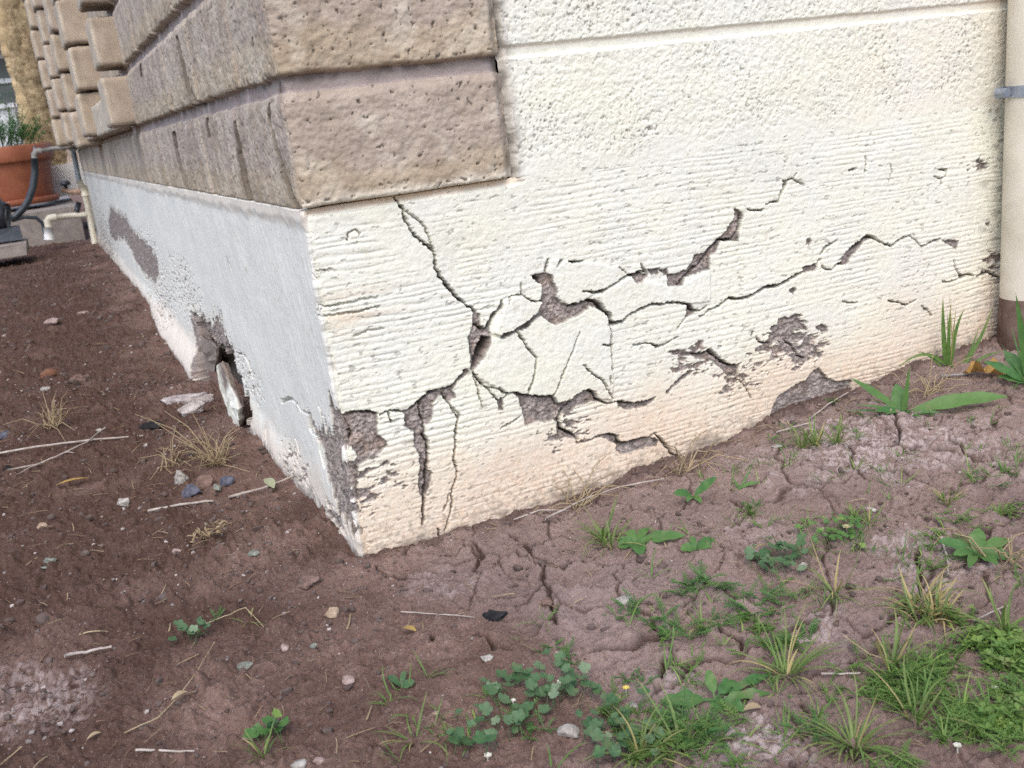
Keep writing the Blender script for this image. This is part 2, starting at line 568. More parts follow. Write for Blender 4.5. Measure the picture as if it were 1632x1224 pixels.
# cracks: (points with width in zoom pixels)
CR_R = [
    c3([(635, 130, 10), (655, 170, 10), (682, 200, 14), (680, 240, 10), (720, 310, 12), (750, 345, 8), (785, 390, 9), (830, 420, 12), (862, 455, 10), (868, 510, 12), (870, 545, 14), (900, 600, 16), (935, 650, 18), (985, 705, 14), (1020, 740, 12), (1055, 770, 6), (1085, 775, 8), (1110, 810, 10)]),
    c3([(700, 215, 3), (745, 245, 3), (800, 295, 4), (825, 345, 4), (840, 395, 3), (862, 450, 4)]),
    c3([(1170, 905, 16), (1190, 870, 20), (1215, 830, 22), (1240, 795, 18), (1262, 765, 12), (1258, 740, 5)]),
    c3([(1295, 755, 3), (1320, 715, 3), (1378, 705, 4), (1440, 745, 5), (1500, 740, 8)]), c3([(1378, 640, 3), (1380, 705, 3)]),
    c3([(1110, 880, 5), (1150, 910, 8)]),
    c5([(400, 582, 5), (450, 572, 10), (510, 550, 14), (560, 565, 16), (600, 605, 18), (630, 640, 22), (640, 690, 26), (680, 685, 16), (720, 672, 14), (760, 630, 12), (820, 600, 14), (880, 575, 12), (940, 575, 12), (1000, 562, 10), (1060, 565, 10), (1095, 575, 14), (1115, 600, 14), (1135, 612, 10), (1180, 610, 7), (1215, 590, 5)]),
    c5([(1190, 640, 5), (1230, 610, 9), (1290, 580, 12), (1340, 542, 14), (1420, 545, 10), (1470, 530, 12), (1530, 490, 14), (1570, 470, 12), (1632, 465, 10)]),
    c5([(1165, 645, 3), (1190, 640, 5)]), c5([(1095, 640, 4), (1060, 680, 3), (1035, 730, 2)]),
    c5([(480, 495, 4), (540, 505, 14), (590, 500, 16), (640, 470, 6), (700, 430, 8), (750, 400, 10), (800, 395, 14), (830, 380, 8)]),
    c5([(822, 335, 8), (835, 370, 12), (860, 390, 8)]), c5([(690, 355, 3), (740, 390, 3)]),
    c5([(1050, 465, 10), (1085, 420, 12), (1120, 385, 12), (1190, 330, 12), (1240, 250, 12), (1290, 195, 10), (1370, 195, 12), (1415, 120, 12), (1420, 50, 12)]),
    c5([(260, 380, 8), (275, 310, 5)]), c5([(330, 350, 3), (355, 310, 5)]), c5([(400, 322, 6), (480, 320, 6)]),
    c5([(0, 745, 10), (60, 735, 8), (140, 682, 8), (215, 622, 8), (240, 560, 10)]),
    c6([(0, 312, 4), (60, 318, 8), (95, 312, 4)]),
    c6([(110, 285, 4), (150, 268, 6), (190, 262, 6), (195, 230, 14), (215, 190, 16), (230, 150, 20), (212, 145, 4)]),
    c6([(240, 138, 4), (270, 130, 5), (310, 155, 4), (335, 168, 2)]), c6([(290, 95, 2), (270, 130, 3)]),
    c6([(0, 830, 10), (50, 810, 12), (90, 785, 14), (110, 770, 12), (160, 772, 12), (230, 735, 14), (290, 700, 14), (330, 680, 10)]),
    c6([(330, 655, 4), (410, 640, 10), (415, 620, 10), (430, 605, 5)]), c6([(435, 570, 10), (470, 525, 14), (510, 508, 10), (530, 490, 4)]),
    c6([(440, 640, 4), (460, 665, 5), (495, 668, 6), (530, 635, 8), (560, 628, 12)]),
    c6([(610, 560, 6), (650, 520, 14), (700, 470, 14), (740, 478, 10), (780, 500, 6), (850, 530, 10), (880, 500, 12), (920, 480, 8), (955, 465, 6), (985, 490, 3), (1020, 530, 6), (1060, 520, 8), (1090, 495, 6), (1135, 490, 4)]),
    c6([(1220, 610, 3), (1225, 650, 5), (1250, 690, 10), (1265, 708, 22), (1300, 698, 10), (1340, 702, 4)]),
    c6([(1150, 735, 5), (1170, 742, 5), (1240, 725, 6), (1260, 710, 8)]), c6([(1355, 712, 12), (1400, 690, 12), (1430, 680, 14), (1470, 705, 10), (1500, 718, 10)]),
    c6([(830, 850, 4), (900, 865, 6), (935, 878, 10), (990, 845, 3)]), c6([(1020, 880, 3), (1060, 905, 6), (1085, 940, 5)]), c6([(560, 850, 2), (600, 865, 5), (645, 862, 4)]),
    c6([(230, 1090, 6), (270, 1120, 8), (300, 1175, 6), (345, 1195, 4)]), c6([(20, 1060, 8), (30, 1030, 8)]), c6([(45, 1070, 10), (70, 1095, 10), (130, 1105, 8)]),
    c6([(690, 0, 3), (695, 40, 3), (690, 90, 4)]), c6([(600, 80, 4), (640, 70, 5)]), c6([(840, 50, 3), (850, 90, 3), (835, 145, 3)]),
    c6([(1100, 115, 4), (1140, 130, 4), (1170, 115, 4), (1175, 80, 5), (1130, 75, 3)]), c6([(1145, 160, 5), (1140, 130, 4)]),
    c8([(1130, 245, 8), (1200, 235, 10), (1230, 215, 14), (1290, 275, 12), (1350, 305, 10), (1400, 310, 8), (1390, 360, 8)]), c8([(1390, 380, 2), (1440, 430, 5), (1475, 500, 4)]),
    c8([(780, 190, 3), (850, 175, 4), (890, 182, 6), (915, 195, 14), (960, 185, 4), (1040, 135, 3)]),
    c5([(640, 690, 10), (645, 740, 6), (642, 800, 8), (645, 825, 14), (650, 900, 6), (657, 970, 8)]), c5([(640, 1000, 4), (645, 1050, 5)]), c5([(590, 818, 3), (655, 815, 8)]),
    c5([(90, 740, 5), (130, 800, 8), (175, 860, 8), (202, 900, 8), (190, 970, 8), (180, 1030, 12), (145, 1110, 10)]),
    c5([(455, 740, 2), (420, 840, 4), (390, 920, 5), (350, 1000, 5), (330, 1070, 6), (302, 1112, 8)]),
    c5([(485, 938, 10), (530, 985, 6), (590, 1020, 5), (625, 1070, 7), (655, 1135, 5)]),
    c5([(0, 1085, 6), (30, 1100, 8), (80, 1090, 5), (110, 1108, 10), (180, 1120, 10), (250, 1118, 10), (300, 1115, 8), (330, 1165, 6), (390, 1150, 8), (440, 1115, 6), (500, 1080, 6), (550, 1090, 10), (570, 1140, 12), (620, 1165, 6), (690, 1150, 10), (740, 1165, 14), (820, 1160, 10), (910, 1130, 8)]),
    c8([(410, 520, 8), (370, 570, 12), (340, 620, 12), (340, 650, 14), (360, 690, 12), (410, 712, 14), (440, 720, 10), (445, 770, 8)]),
    c8([(450, 770, 6), (540, 745, 10), (640, 715, 12), (695, 725, 8), (700, 770, 14), (740, 765, 8), (830, 740, 8), (880, 735, 8), (905, 710, 6), (940, 740, 12), (970, 780, 12), (1000, 825, 12), (1050, 845, 6)]),
    c4([(1050, 110, 10), (1000, 165, 8), (960, 205, 8), (900, 225, 6), (880, 232, 8), (840, 240, 14), (790, 275, 16), (720, 335, 10)]),
    c4([(790, 285, 14), (770, 340, 8), (795, 400, 10), (805, 450, 8), (800, 500, 10), (820, 540, 12), (825, 610, 10), (815, 680, 12), (815, 770, 10), (795, 870, 10), (795, 950, 14), (800, 1000, 14), (792, 1030, 6)]),
    c4([(545, 372, 10), (600, 350, 8), (680, 352, 6)]), c4([(210, 345, 10), (290, 385, 12), (360, 365, 14), (430, 355, 12), (520, 368, 10)]),
    c4([(910, 250, 5), (950, 320, 5), (975, 360, 4), (1000, 400, 6), (990, 470, 6), (985, 560, 8), (975, 640, 12), (995, 700, 10), (985, 760, 6), (960, 830, 8), (965, 900, 6), (940, 1000, 3), (920, 1060, 3)]),
    c4([(970, 340, 3), (1010, 370, 3), (1000, 400, 3)]), c4([(945, 840, 3), (935, 900, 4), (920, 940, 3)]),
    c4([(1090, 120, 8), (1120, 165, 10), (1140, 190, 8), (1180, 225, 5), (1220, 270, 5), (1240, 290, 8), (1290, 265, 4), (1310, 245, 5)]),
    c4([(1095, 150, 3), (1120, 210, 4), (1125, 270, 6), (1150, 330, 2)]), c4([(1180, 215, 3), (1240, 215, 4), (1290, 245, 6)]),
    c4([(885, 1050, 6), (885, 1110, 6)]), c4([(1260, 455, 3), (1330, 415, 4), (1370, 390, 3)]), c4([(590, 370, 5), (605, 415, 5)]),
    c3([(140, 785, 2), (260, 770, 3), (360, 748, 2), (520, 715, 1)]), c3([(160, 840, 2), (290, 820, 2), (420, 800, 3), (540, 775, 2)]), c3([(120, 570, 1), (260, 555, 1)]), c3([(390, 945, 2), (480, 915, 2), (560, 905, 1)]),
    c3([(350, 380, 3), (360, 340, 3), (400, 320, 3), (420, 350, 3)]),
]
CR_L = [
    l2([(880, 420, 8), (905, 470, 14), (925, 510, 8)]), l2([(820, 420, 8), (870, 425, 5)]), l2([(925, 520, 3), (960, 640, 4)]),
    l3([(1320, 690, 3), (1370, 685, 4), (1410, 740, 5), (1440, 755, 6), (1450, 830, 8), (1490, 870, 7), (1500, 930, 7), (1520, 1000, 5)]),
    l3([(1490, 720, 4), (1505, 760, 5)]), l3([(1150, 480, 5), (1165, 520, 6)]), l3([(1260, 820, 3), (1275, 880, 4)]), l3([(1380, 870, 3), (1400, 930, 3)]),
    l2([(440, 90, 6), (480, 200, 8)]), l2([(1190, 820, 4), (1250, 780, 4), (1310, 830, 4)]),
]
EX_R = [
    c3([(1095, 815), (1135, 815), (1138, 880), (1160, 910), (1185, 905), (1200, 930), (1195, 985), (1170, 1040), (1140, 1090), (1090, 1150), (1075, 1150), (1085, 1080), (1072, 1030), (1065, 960), (1090, 895)]),
    c5([(175, 408), (240, 392), (262, 385), (298, 410), (300, 440), (330, 490), (325, 530), (350, 565), (400, 580), (450, 570), (510, 548), (540, 550), (575, 580), (600, 610), (590, 620), (550, 590), (510, 585), (475, 630), (410, 655), (360, 680), (318, 700), (270, 665), (232, 640), (140, 710), (60, 755), (0, 775), (0, 750), (60, 735), (140, 680), (215, 620), (240, 560), (238, 520), (245, 470), (240, 455), (210, 435)]),
    c5([(1090, 575), (1110, 570), (1145, 615), (1120, 640), (1095, 648)]),
    c5([(770, 400), (830, 385), (860, 400), (830, 440), (800, 455), (785, 430)]), c5([(860, 365), (930, 360), (925, 400), (880, 400)]), c5([(930, 375), (975, 365), (985, 400), (960, 400)]),
    c5([(980, 400), (1060, 385), (1090, 370), (1120, 340), (1150, 285), (1200, 270), (1230, 235), (1270, 200), (1310, 165), (1340, 120), (1375, 75), (1380, 5), (1435, 45), (1415, 100), (1405, 205), (1350, 200), (1290, 200), (1270, 275), (1235, 290), (1235, 365), (1180, 385), (1130, 400), (1090, 420), (1070, 460), (1030, 470), (975, 460)]),
    c6([(318, 655), (410, 632), (412, 655), (395, 672), (330, 685)]),
    c6([(548, 600), (580, 565), (610, 535), (650, 500), (690, 468), (725, 465), (735, 480), (690, 500), (660, 530), (640, 560), (600, 600), (595, 630), (560, 635)]),
    c6([(1150, 500), (1200, 488), (1248, 498), (1230, 550), (1200, 525)]), c6([(345, 490), (365, 475), (375, 495), (370, 515), (345, 520)]), c6([(245, 790), (265, 770), (290, 785), (270, 808)]),
    c6([(180, 960), (215, 945), (240, 950), (280, 930), (325, 935), (300, 955), (330, 990), (355, 1025), (320, 1020), (280, 1010), (270, 1050), (230, 1060), (180, 1060), (130, 1020), (140, 1000), (180, 990)]),
    c6([(400, 1010), (430, 990), (470, 1000), (475, 1030), (440, 1040)]), c6([(1345, 20), (1365, 5), (1380, 45), (1350, 40)]), c6([(1405, 395), (1435, 385), (1430, 410)]),
    c8([(1120, 245), (1230, 215), (1280, 260), (1340, 295), (1400, 310), (1385, 360), (1330, 370), (1290, 320), (1240, 275), (1150, 265)]),
    c8([(980, 225), (1040, 215), (1100, 235), (1140, 210), (1160, 155), (1180, 175), (1160, 220), (1110, 245), (1020, 240)]),
    c8([(970, 468), (1005, 425), (1060, 370), (1110, 335), (1130, 340), (1065, 392), (1012, 440), (985, 472)]),
    c8([(70, 462), (110, 480), (190, 485), (300, 490), (340, 540), (410, 520), (370, 570), (335, 640), (300, 630), (270, 640), (200, 640), (150, 660), (125, 600), (120, 560), (100, 500)]),
    c8([(440, 490), (500, 450), (550, 460), (570, 500), (600, 530), (540, 520), (500, 540), (440, 550), (420, 580), (370, 590), (400, 530)]),
    c8([(340, 640), (345, 680), (390, 715), (440, 720), (440, 735), (380, 735), (330, 710), (325, 670)]),
    c8([(640, 720), (690, 725), (705, 775), (760, 765), (840, 740), (900, 735), (930, 750), (920, 780), (860, 790), (800, 810), (740, 830), (700, 835), (680, 800), (690, 770), (600, 740)]),
    c8([(690, 530), (740, 545), (820, 535), (910, 500), (905, 515), (820, 555), (740, 570), (690, 550)]),
    c4([(1235, 290), (1265, 285), (1268, 345), (1243, 348)]),
    c7([(450, 500), (480, 445), (570, 390), (610, 370), (640, 330), (670, 315), (700, 360), (750, 380), (820, 370), (820, 410), (760, 450), (700, 480), (640, 500), (560, 530), (440, 550)]),
    c4([(1050, 105), (1075, 120), (1000, 185), (965, 225), (990, 270), (960, 300), (930, 290), (900, 260), (880, 260), (850, 310), (850, 400), (825, 430), (800, 430), (805, 500), (825, 600), (820, 700), (850, 720), (830, 790), (805, 850), (795, 1030), (785, 1030), (790, 880), (765, 780), (775, 690), (770, 600), (740, 560), (740, 480), (690, 440), (680, 360), (720, 330), (790, 270), (830, 240), (900, 235), (960, 200)]),
    c4([(215, 345), (250, 370), (290, 385), (340, 375), (380, 360), (440, 355), (520, 370), (525, 430), (530, 500), (560, 520), (587, 548), (540, 600), (500, 630), (450, 650), (410, 670), (405, 720), (410, 790), (390, 840), (380, 900), (400, 1000), (430, 1080), (420, 1110), (350, 1140), (250, 1000), (180, 700), (100, 350)]),
]
KEEP_R = [c4([(300, 590), (340, 560), (380, 570), (405, 620), (390, 655), (330, 650)])]
DEEP_R = [
    c3([(1150, 960), (1190, 960), (1175, 1020), (1130, 1090), (1095, 1130), (1105, 1070), (1120, 1000)]),
    c4([(280, 390), (320, 385), (350, 430), (380, 490), (370, 520), (330, 480), (300, 430)]),
    c5([(180, 410), (238, 420), (242, 455), (212, 435)]),
]
EX_L = [
    l1([(255, 260), (300, 290), (350, 330), (370, 380), (450, 450), (490, 500), (520, 560), (530, 640), (510, 690), (470, 660), (410, 590), (370, 500), (330, 450), (290, 470), (260, 420), (250, 330)]),
    l2([(440, 90), (470, 60), (500, 110), (530, 60), (560, 110), (610, 160), (690, 70), (740, 300), (800, 330), (800, 440), (840, 580), (880, 690), (930, 760), (970, 870), (990, 960), (990, 1020), (900, 1100), (780, 1100), (700, 900), (640, 740), (560, 600), (520, 400), (470, 250)]),
    l3([(1440, 755), (1500, 800), (1572, 765), (1600, 900), (1635, 1100), (1650, 1300), (1600, 1260), (1545, 1060), (1515, 940), (1485, 870), (1450, 830)]),
]
DEEP_L = [
    l2([(448, 80), (478, 55), (535, 165), (625, 305), (705, 360), (690, 410), (600, 340), (500, 220)]),
    l2([(470, 80), (540, 190), (620, 310), (700, 360), (750, 360), (790, 440), (850, 620), (960, 850), (985, 1000), (960, 1090), (800, 1090), (700, 900), (640, 740), (570, 600), (530, 420), (490, 230)]),
]
PLATES = [  # smooth lifted sheets of render: polygon, lift
    (c3([(1210, 925), (1270, 760), (1310, 725), (1375, 705), (1440, 745), (1500, 745), (1480, 800), (1400, 860), (1310, 920), (1240, 945)]), 0.007),
    (c5([(-150, 790), (0, 775), (90, 740), (232, 640), (318, 700), (410, 655), (475, 630), (510, 585), (600, 620), (640, 690), (645, 800), (657, 970), (655, 1135), (570, 1140), (500, 1080), (440, 1115), (330, 1165), (300, 1115), (110, 1108), (0, 1085), (-160, 1000)]), 0.003),
    (c5([(330, 490), (340, 540), (400, 580), (510, 545), (545, 510), (640, 470), (740, 400), (700, 350), (500, 330), (300, 310), (262, 380)]), 0.0015),
    (c5([(560, 520), (760, 420), (980, 465), (1060, 465), (1235, 370), (1230, 560), (1100, 570), (880, 570), (700, 680), (640, 690)]), 0.002),
    (c6([(390, 860), (560, 870), (570, 980), (480, 1000), (360, 960)]), 0.0), (c6([(760, 580), (900, 600), (900, 800), (800, 800)]), 0.0),
    (c3([(480, 340), (840, 330), (1000, 450), (1000, 700), (900, 640), (560, 400)]), 0.0),
]

def field_poly(S2, Z2, sa, za, poly, F, margin=0.012, fn=np.minimum, ret=False):
    A = np.array([p[:2] for p in poly])
    i0, i1 = np.searchsorted(sa, [A[:, 0].min() - margin, A[:, 0].max() + margin])
    j0, j1 = np.searchsorted(za, [A[:, 1].min() - margin, A[:, 1].max() + margin])
    if i1 <= i0 or j1 <= j0:
        return None
    sl = (slice(i0, i1), slice(j0, j1))
    X = S2[sl]; Y = Z2[sl]
    inside = np.zeros(X.shape, bool); d = np.full(X.shape, 9.0)
    n = len(A)
    for k in range(n):
        ax, ay = A[k]; bx, by = A[(k + 1) % n]
        dx, dy = bx - ax, by - ay
        t = np.clip(((X - ax) * dx + (Y - ay) * dy) / (dx * dx + dy * dy + 1e-12), 0, 1)
        d = np.minimum(d, np.hypot(X - ax - t * dx, Y - ay - t * dy))
        if ay != by:
            c = ((ay > Y) != (by > Y)) & (X < (bx - ax) * (Y - ay) / (by - ay) + ax)
            inside ^= c
    sd_ = np.where(inside, -d, d)
    if ret:
        return sl, sd_
    F[sl] = fn(F[sl], sd_)

def field_crack(S2, Z2, sa, za, pl, M_, wmin=0.0021, margin=0.012, left=False):
    A = np.array(pl)
    kx = 1.0
    if left:
        m = A[len(A) // 2]; y = -m[0]; e = 0.004
        p0 = np.array([0, y, m[1]]) - CAM; p1 = np.array([0, y + e, m[1]]) - CAM
        f = lambda p: np.array([p @ CR, p @ CU]) / (p @ CF)
        kx = float(np.linalg.norm(f(p1) - f(p0)) / e * (p0 @ CF))
        margin = margin / min(1, kx)
    i0, i1 = np.searchsorted(sa, [A[:, 0].min() - margin, A[:, 0].max() + margin])
    j0, j1 = np.searchsorted(za, [A[:, 1].min() - margin, A[:, 1].max() + margin])
    if i1 <= i0 or j1 <= j0:
        return
    sl = (slice(i0, i1), slice(j0, j1))
    X = S2[sl] * kx; Y = Z2[sl]
    A = A * np.array([kx] + [1] * (A.shape[1] - 1))
    best = np.zeros(X.shape)
    for a, b in zip(A[:-1], A[1:]):
        dx, dy = b[0] - a[0], b[1] - a[1]
        t = np.clip(((X - a[0]) * dx + (Y - a[1]) * dy) / (dx * dx + dy * dy + 1e-12), 0, 1)
        d = np.hypot(X - a[0] - t * dx, Y - a[1] - t * dy)
        w = a[2] + t * (b[2] - a[2])
        stg = np.clip(w / wmin * 1.25, 0.28, 1)
        hw = np.maximum(w, wmin) / 2
        best = np.maximum(best, stg * sstep(hw + 0.0007, hw - 0.0007, d))
    M_[sl] = np.maximum(M_[sl], best)

house = empty("house")
tag(house, "cream and tan block house corner on a cracked stucco foundation wall", "house")
HS = 0.4215     # top of the foundation wall

def stem_wall():
    sa = axis([(-5.45, -2.0, .016, .006), (-2.0, -.6, .006, .0025), (-.6, -.012, .0025, .0014), (-.012, .012, .0006, .0006), (.012, .75, .00105, .00115), (.75, 1.35, .00115, .0018), (1.35, 6.0, .004, .4)])
    za = axis([(-0.10, -0.02, .006, .0015), (-0.02, HS, .00105, .00105)])
    S_, Z_ = np.meshgrid(sa, za, indexing="ij")
    left = S_ < 0
    jn = 0.0013
    S2 = S_ + jn * fbm(S_, Z_, 190, 3, 1, 0.6) + 0.0012 * perlin(S_ * 60, Z_ * 60, 4)
    Z2 = Z_ + jn * fbm(S_, Z_, 190, 3, 2, 0.6) + 0.0012 * perlin(S_ * 60, Z_ * 60, 5)
    # left wall edges are brushed vertically
    S2 = np.where(left, S_ + 0.010 * fbm(S_ * 6, Z_, 12, 3, 6), S2)
    Z2 = np.where(left, Z_ + 0.012 * fbm(S_ * 5, Z_, 22, 3, 7) + 0.022 * perlin(S_ * 45, Z_ * 9, 48) + 0.014 * perlin(S_ * 110, Z_ * 14, 51), Z2)
    FE = np.full(S_.shape, 1.0); FD = np.full(S_.shape, 1.0); FK = np.full(S_.shape, 1.0)
    CKm = np.zeros(S_.shape); lift = np.zeros(S_.shape); smooth = np.zeros(S_.shape)
    for p in EX_R: field_poly(S2, Z2, sa, za, to_sz(p), FE)
    for p in DEEP_R: field_poly(S2, Z2, sa, za, to_sz(p), FD)
    for p in KEEP_R: field_poly(S2, Z2, sa, za, to_sz(p), FK)
    for p in EX_L: field_poly(S2, Z2, sa, za, to_sz(p, True), FE)
    for p in DEEP_L: field_poly(S2, Z2, sa, za, to_sz(p, True), FD)
    for p in CR_R: field_crack(S2, Z2, sa, za, to_sz([(a, b, w * 1.25 / K) for a, b, w in p]), CKm)
    for p in CR_L: field_crack(S_, Z_, sa, za, to_sz([(a, b, w / 4.0) for a, b, w in p], True), CKm, 0.003, left=True)
    for p, lf in PLATES:
        r = field_poly(S2, Z2, sa, za, to_sz(p), None, 0.02, ret=True)
        if r:
            sl, d = r
            smooth[sl] = np.maximum(smooth[sl], sstep(0.008, -0.004, d))
            lift[sl] = np.maximum(lift[sl], lf * sstep(0.0006, -0.0006, d))
    E = sstep(0.0009, -0.0009, FE); D = sstep(0.0012, -0.0012, FD); Kp = sstep(0.001, -0.001, FK)
    E = E * (1 - Kp)
    # broken, weathered paint: small flakes following the ribs in a few places
    fl = fbm(S_, Z_ * 2.2, 38, 4, 23, 0.65)
    zone = np.zeros(S_.shape)
    for (px, py, r, a) in ((1250, 545, .06, 1.0), (1285, 560, .05, .9), (1110, 570, .05, .45), (1180, 600, .06, .3), (610, 760, .05, .25), (560, 800, .05, .7), (900, 690, .05, .3), (1590, 415, .05, .45), (1560, 265, .03, .5)):
        c = on_plane(px, py, 1, 0.0)
        zone = np.maximum(zone, a * sstep(r, r * 0.3, np.hypot(S_ - c[0], (Z_ - c[2]) * 1.6)))
    for (px, py, r, a) in ((175, 400, .9, .6), (300, 470, .35, .25), (480, 740, .12, .35), (250, 440, .5, .35), (540, 820, .07, .9), (400, 600, .15, .25)):
        c = on_plane(px, py, 0, 0.0)
        zone = np.maximum(zone, a * sstep(r, r * 0.3, np.hypot(S_ + c[1], (Z_ - c[2]) * 3.0)) * left)
    flake = sstep(0.98, 0.80, 1.15 - 0.0 * fl + 0 * zone - zone * 0.55 - 0.45 * fl) * (zone > 0.02)
    streak = perlin(S_ * 110, Z_ * 18, 41) + 0.6 * perlin(S_ * 240, Z_ * 40, 42)
    lspec = sstep(0.95, 1.15, streak + 0.6 * fbm(S_, Z_, 5, 2, 43) - 0.10) * left
    E = np.maximum(E, flake)
    # ribs of the combed stucco
    wob = 0.0042 * perlin(Z_ * 55, S_ * 1.2, 8) + 0.0030 * fbm(S_ * 0.3, Z_, 10, 3, 11) + 0.0012 * fbm(S_ * 0.4, Z_, 60, 2, 12)
    ph = (Z_ + wob + 0.018 * S_) / 0.0078
    fr = ph - np.floor(ph)
    rib = np.where(fr < 0.72, np.sin(np.clip(fr / 0.72, 0, 1) * math.pi) ** 0.7, -0.45)
    ramp_ = 0.58 + 0.70 * fbm(S_, Z_ * 2, 6, 4, 13) + 0.45 * perlin(np.floor(ph) * 3.7, S_ * 9, 14)
    ramp_ = np.clip(ramp_, 0.03, 1.15) * (1 - 0.93 * smooth) * sstep(0.0, 0.012, S_)
    ramp_ *= 1 - 0.7 * sstep(HS - 0.035, HS - 0.010, Z_ + 0.012 * fbm(S_, Z_, 12, 2, 15)) * sstep(.62, .3, S_)
    ramp_ *= sstep(HS, HS - 0.010, Z_)
    band = sstep(0.1, 0.6, fbm(S_ * 0.6, Z_, 9, 2, 16))
    ramp_ *= 1 - 0.5 * band
    # pits and hairlines
    pits = (1 - .65 * smooth) * sstep(0.62, 0.85, fbm(S_ * 0.45, Z_, 150, 3, 17, 0.6) + 0.25 * fbm(S_, Z_, 9, 2, 18)) * (~left)
    valley = sstep(HS, HS - .01, Z_) * sstep(0.12, 0.0, np.abs(fr - 0.86) - 0.02) * sstep(0.1, 0.75, perlin(np.floor(ph) * 5.1, S_ * 22, 19) + 0.25 * fbm(S_, Z_, 6, 2, 20)) * (1 - smooth) * (~left)
    h = 0.0022 * fbm(S_, Z_, 5, 3, 25) + np.where(left, 0.00012, 0.0004) * fbm(S_, Z_, 110, 4, 26, .65)
    h = h + 0.00052 * rib * ramp_ * (~left) * (1 - E)
    h = h + left * (0.0005 * fbm(S_ * 2, Z_ * 0.6, 50, 3, 27) + 0.0012 * fbm(S_, Z_ * .5, 9, 2, 47))
    h = h + lift * (1 - E)
    h = h - E * (0.0046 - 0.0017 * fbm(S_, Z_, 60, 2, 48) - 0.0018 * fbm(S_, Z_, 190, 4, 28, 0.7)) - 0.0009 * pits - 0.0007 * valley - 0.0012 * lspec
    h = h - CKm * (0.014 + 0.003 * left) - D * np.where(left, 0.060, 0.045)
    # foot of the left wall leans and flares a little; a mortar bead under the blocks
    h = h + left * 0.0065 * np.clip(1 - Z_ / HS, 0, 1.3)
    h = h + left * 0.010 * sstep(0.055, 0.0, Z_ - 0.012 + 0.012 * fbm(S_, Z_, 9, 3, 29)) * sstep(-0.15, -0.5, S_)
    h = h + left * 0.022 * sstep(0.05, -0.02, Z_) * sstep(-.8, -1.2, S_) * sstep(-2.5, -1.9, S_)
    h = h + left * 0.003 * sstep(HS - 0.026, HS - 0.010, Z_ + 0.006 * fbm(S_, Z_, 14, 3, 30))
    h = h - 0.006 * sstep(HS - 0.012, HS, Z_) * sstep(0.275, 0.262, S_) * (~left)
    # chipped arris
    arr = np.exp(-(S_ / 0.006) ** 2)
    h = h - arr * 0.002 * np.clip(fbm(S_ * 0, Z_, 60, 4, 33) + 0.1, 0, 1)
    h[:, -1] = np.where(S_[:, -1] < 0.262, -0.03, h[:, -1])
    px, py, nx, ny = perimeter(S_)
    P = np.stack([px + nx * h, py + ny * h, Z_], -1)
    stain = sstep(0.165, -0.01, Z_ - 0.05 * np.clip(S_ - .2, 0, 1) + 0.035 * fbm(S_, Z_, 8, 4, 34)) * 0.72 * (~left)
    stain = np.maximum(stain, 0.30 * sstep(.3, 1.1, S_) * sstep(.30, .0, Z_))
    stain = np.maximum(stain, left * 0.35 * sstep(0.06, 0.0, Z_ - 0.02 + 0.03 * fbm(S_, Z_, 8, 3, 36)))
    stain = np.maximum(stain, 0.5 * sstep(0.0, 0.35, fbm(S_ * 0.3, Z_ * 2, 30, 3, 37)) * sstep(.04, .0, np.abs(Z_ - 0.30 - .02 * S_)) * sstep(.14, .02, S_) * (S_ > 0.004))
    stain = np.maximum(stain, 0.75 * sstep(HS - 0.010, HS - 0.004, Z_) * (~left) * sstep(.28, .26, S_))  # shadow line under the block overhang put into the colour
    stain = np.maximum(stain, 0.30 * left * sstep(HS - 0.03, HS - 0.012, Z_ + 0.01 * fbm(S_, Z_, 20, 3, 38)))
    grime = 0.28 * left * sstep(-2.2, -5.2, S_)
    dirt_dark = np.clip(CKm * 1.0 + D * 1.0 + 0.38 * pits + 0.24 * valley + 0.6 * lspec + grime + 0.35 * E * sstep(0.1, 0.5, fbm(S_, Z_, 70, 3, 39)), 0, 1)  # crack, hole and rib-valley shade put in the colour beside real dirt
    dirt_dark = np.maximum(dirt_dark, 0.62 * sstep(0.020, -0.008, Z_ - g_base(np.where(left, -0.01, S_), np.where(left, -S_, -0.01)) - 0.010 * np.clip(fbm(S_, Z_, 9, 3, 49), -1, 1) + 0.016 * fbm(S_, Z_, 45, 4, 40, .65)))
    spl = sstep(.72, .95, fbm(S_, Z_, 130, 3, 50, .6) + .55 * sstep(.09, .0, Z_) )
    dirt_dark = np.maximum(dirt_dark, .35 * spl * sstep(.11, .02, Z_) * (~left))
    dirt_dark = np.maximum(dirt_dark, 0.5 * sstep(0.25, 0.6, fbm(S_ * 0.4, Z_ * 1.5, 70, 3, 44)) * sstep(1.03, 1.14, S_))
    dirt_dark = np.maximum(dirt_dark, arr * 0.4 * sstep(0.0, 0.4, fbm(S_ * 0.3, Z_, 60, 4, 45)))
    rim = sstep(-0.0055, -0.001, FE) * sstep(0.0015, 0.0, FE) * (1 - Kp)  # undercut shade of bare patch edges put into the colour as a ring
    dirt_dark = np.maximum(dirt_dark, rim * np.clip(0.55 + 0.5 * fbm(S_, Z_, 60, 3, 52), 0, .8))
    dirt_dark = np.maximum(dirt_dark, 0.55 * E * sstep(0.15, 0.5, fbm(S_, Z_, 110, 4, 53, .7)))
    dirt_dark = np.maximum(dirt_dark, left * .5 * sstep(-1.2, -4.5, S_) * sstep(.15, .6, fbm(S_ * 3, Z_, 26, 4, 54, .7)))
    rust = np.clip(sstep(0.1, 0.6, fbm(S_, Z_, 25, 3, 46)), 0, 1) * 0.3
    me = grid_mesh("stem_wall", P, {"m": np.stack([E, stain, dirt_dark, rust], -1), "white": np.repeat((left * 1.0)[..., None], 3, -1)}, flip=False)  # second mask: left face, whose sky tint the paint colour carries
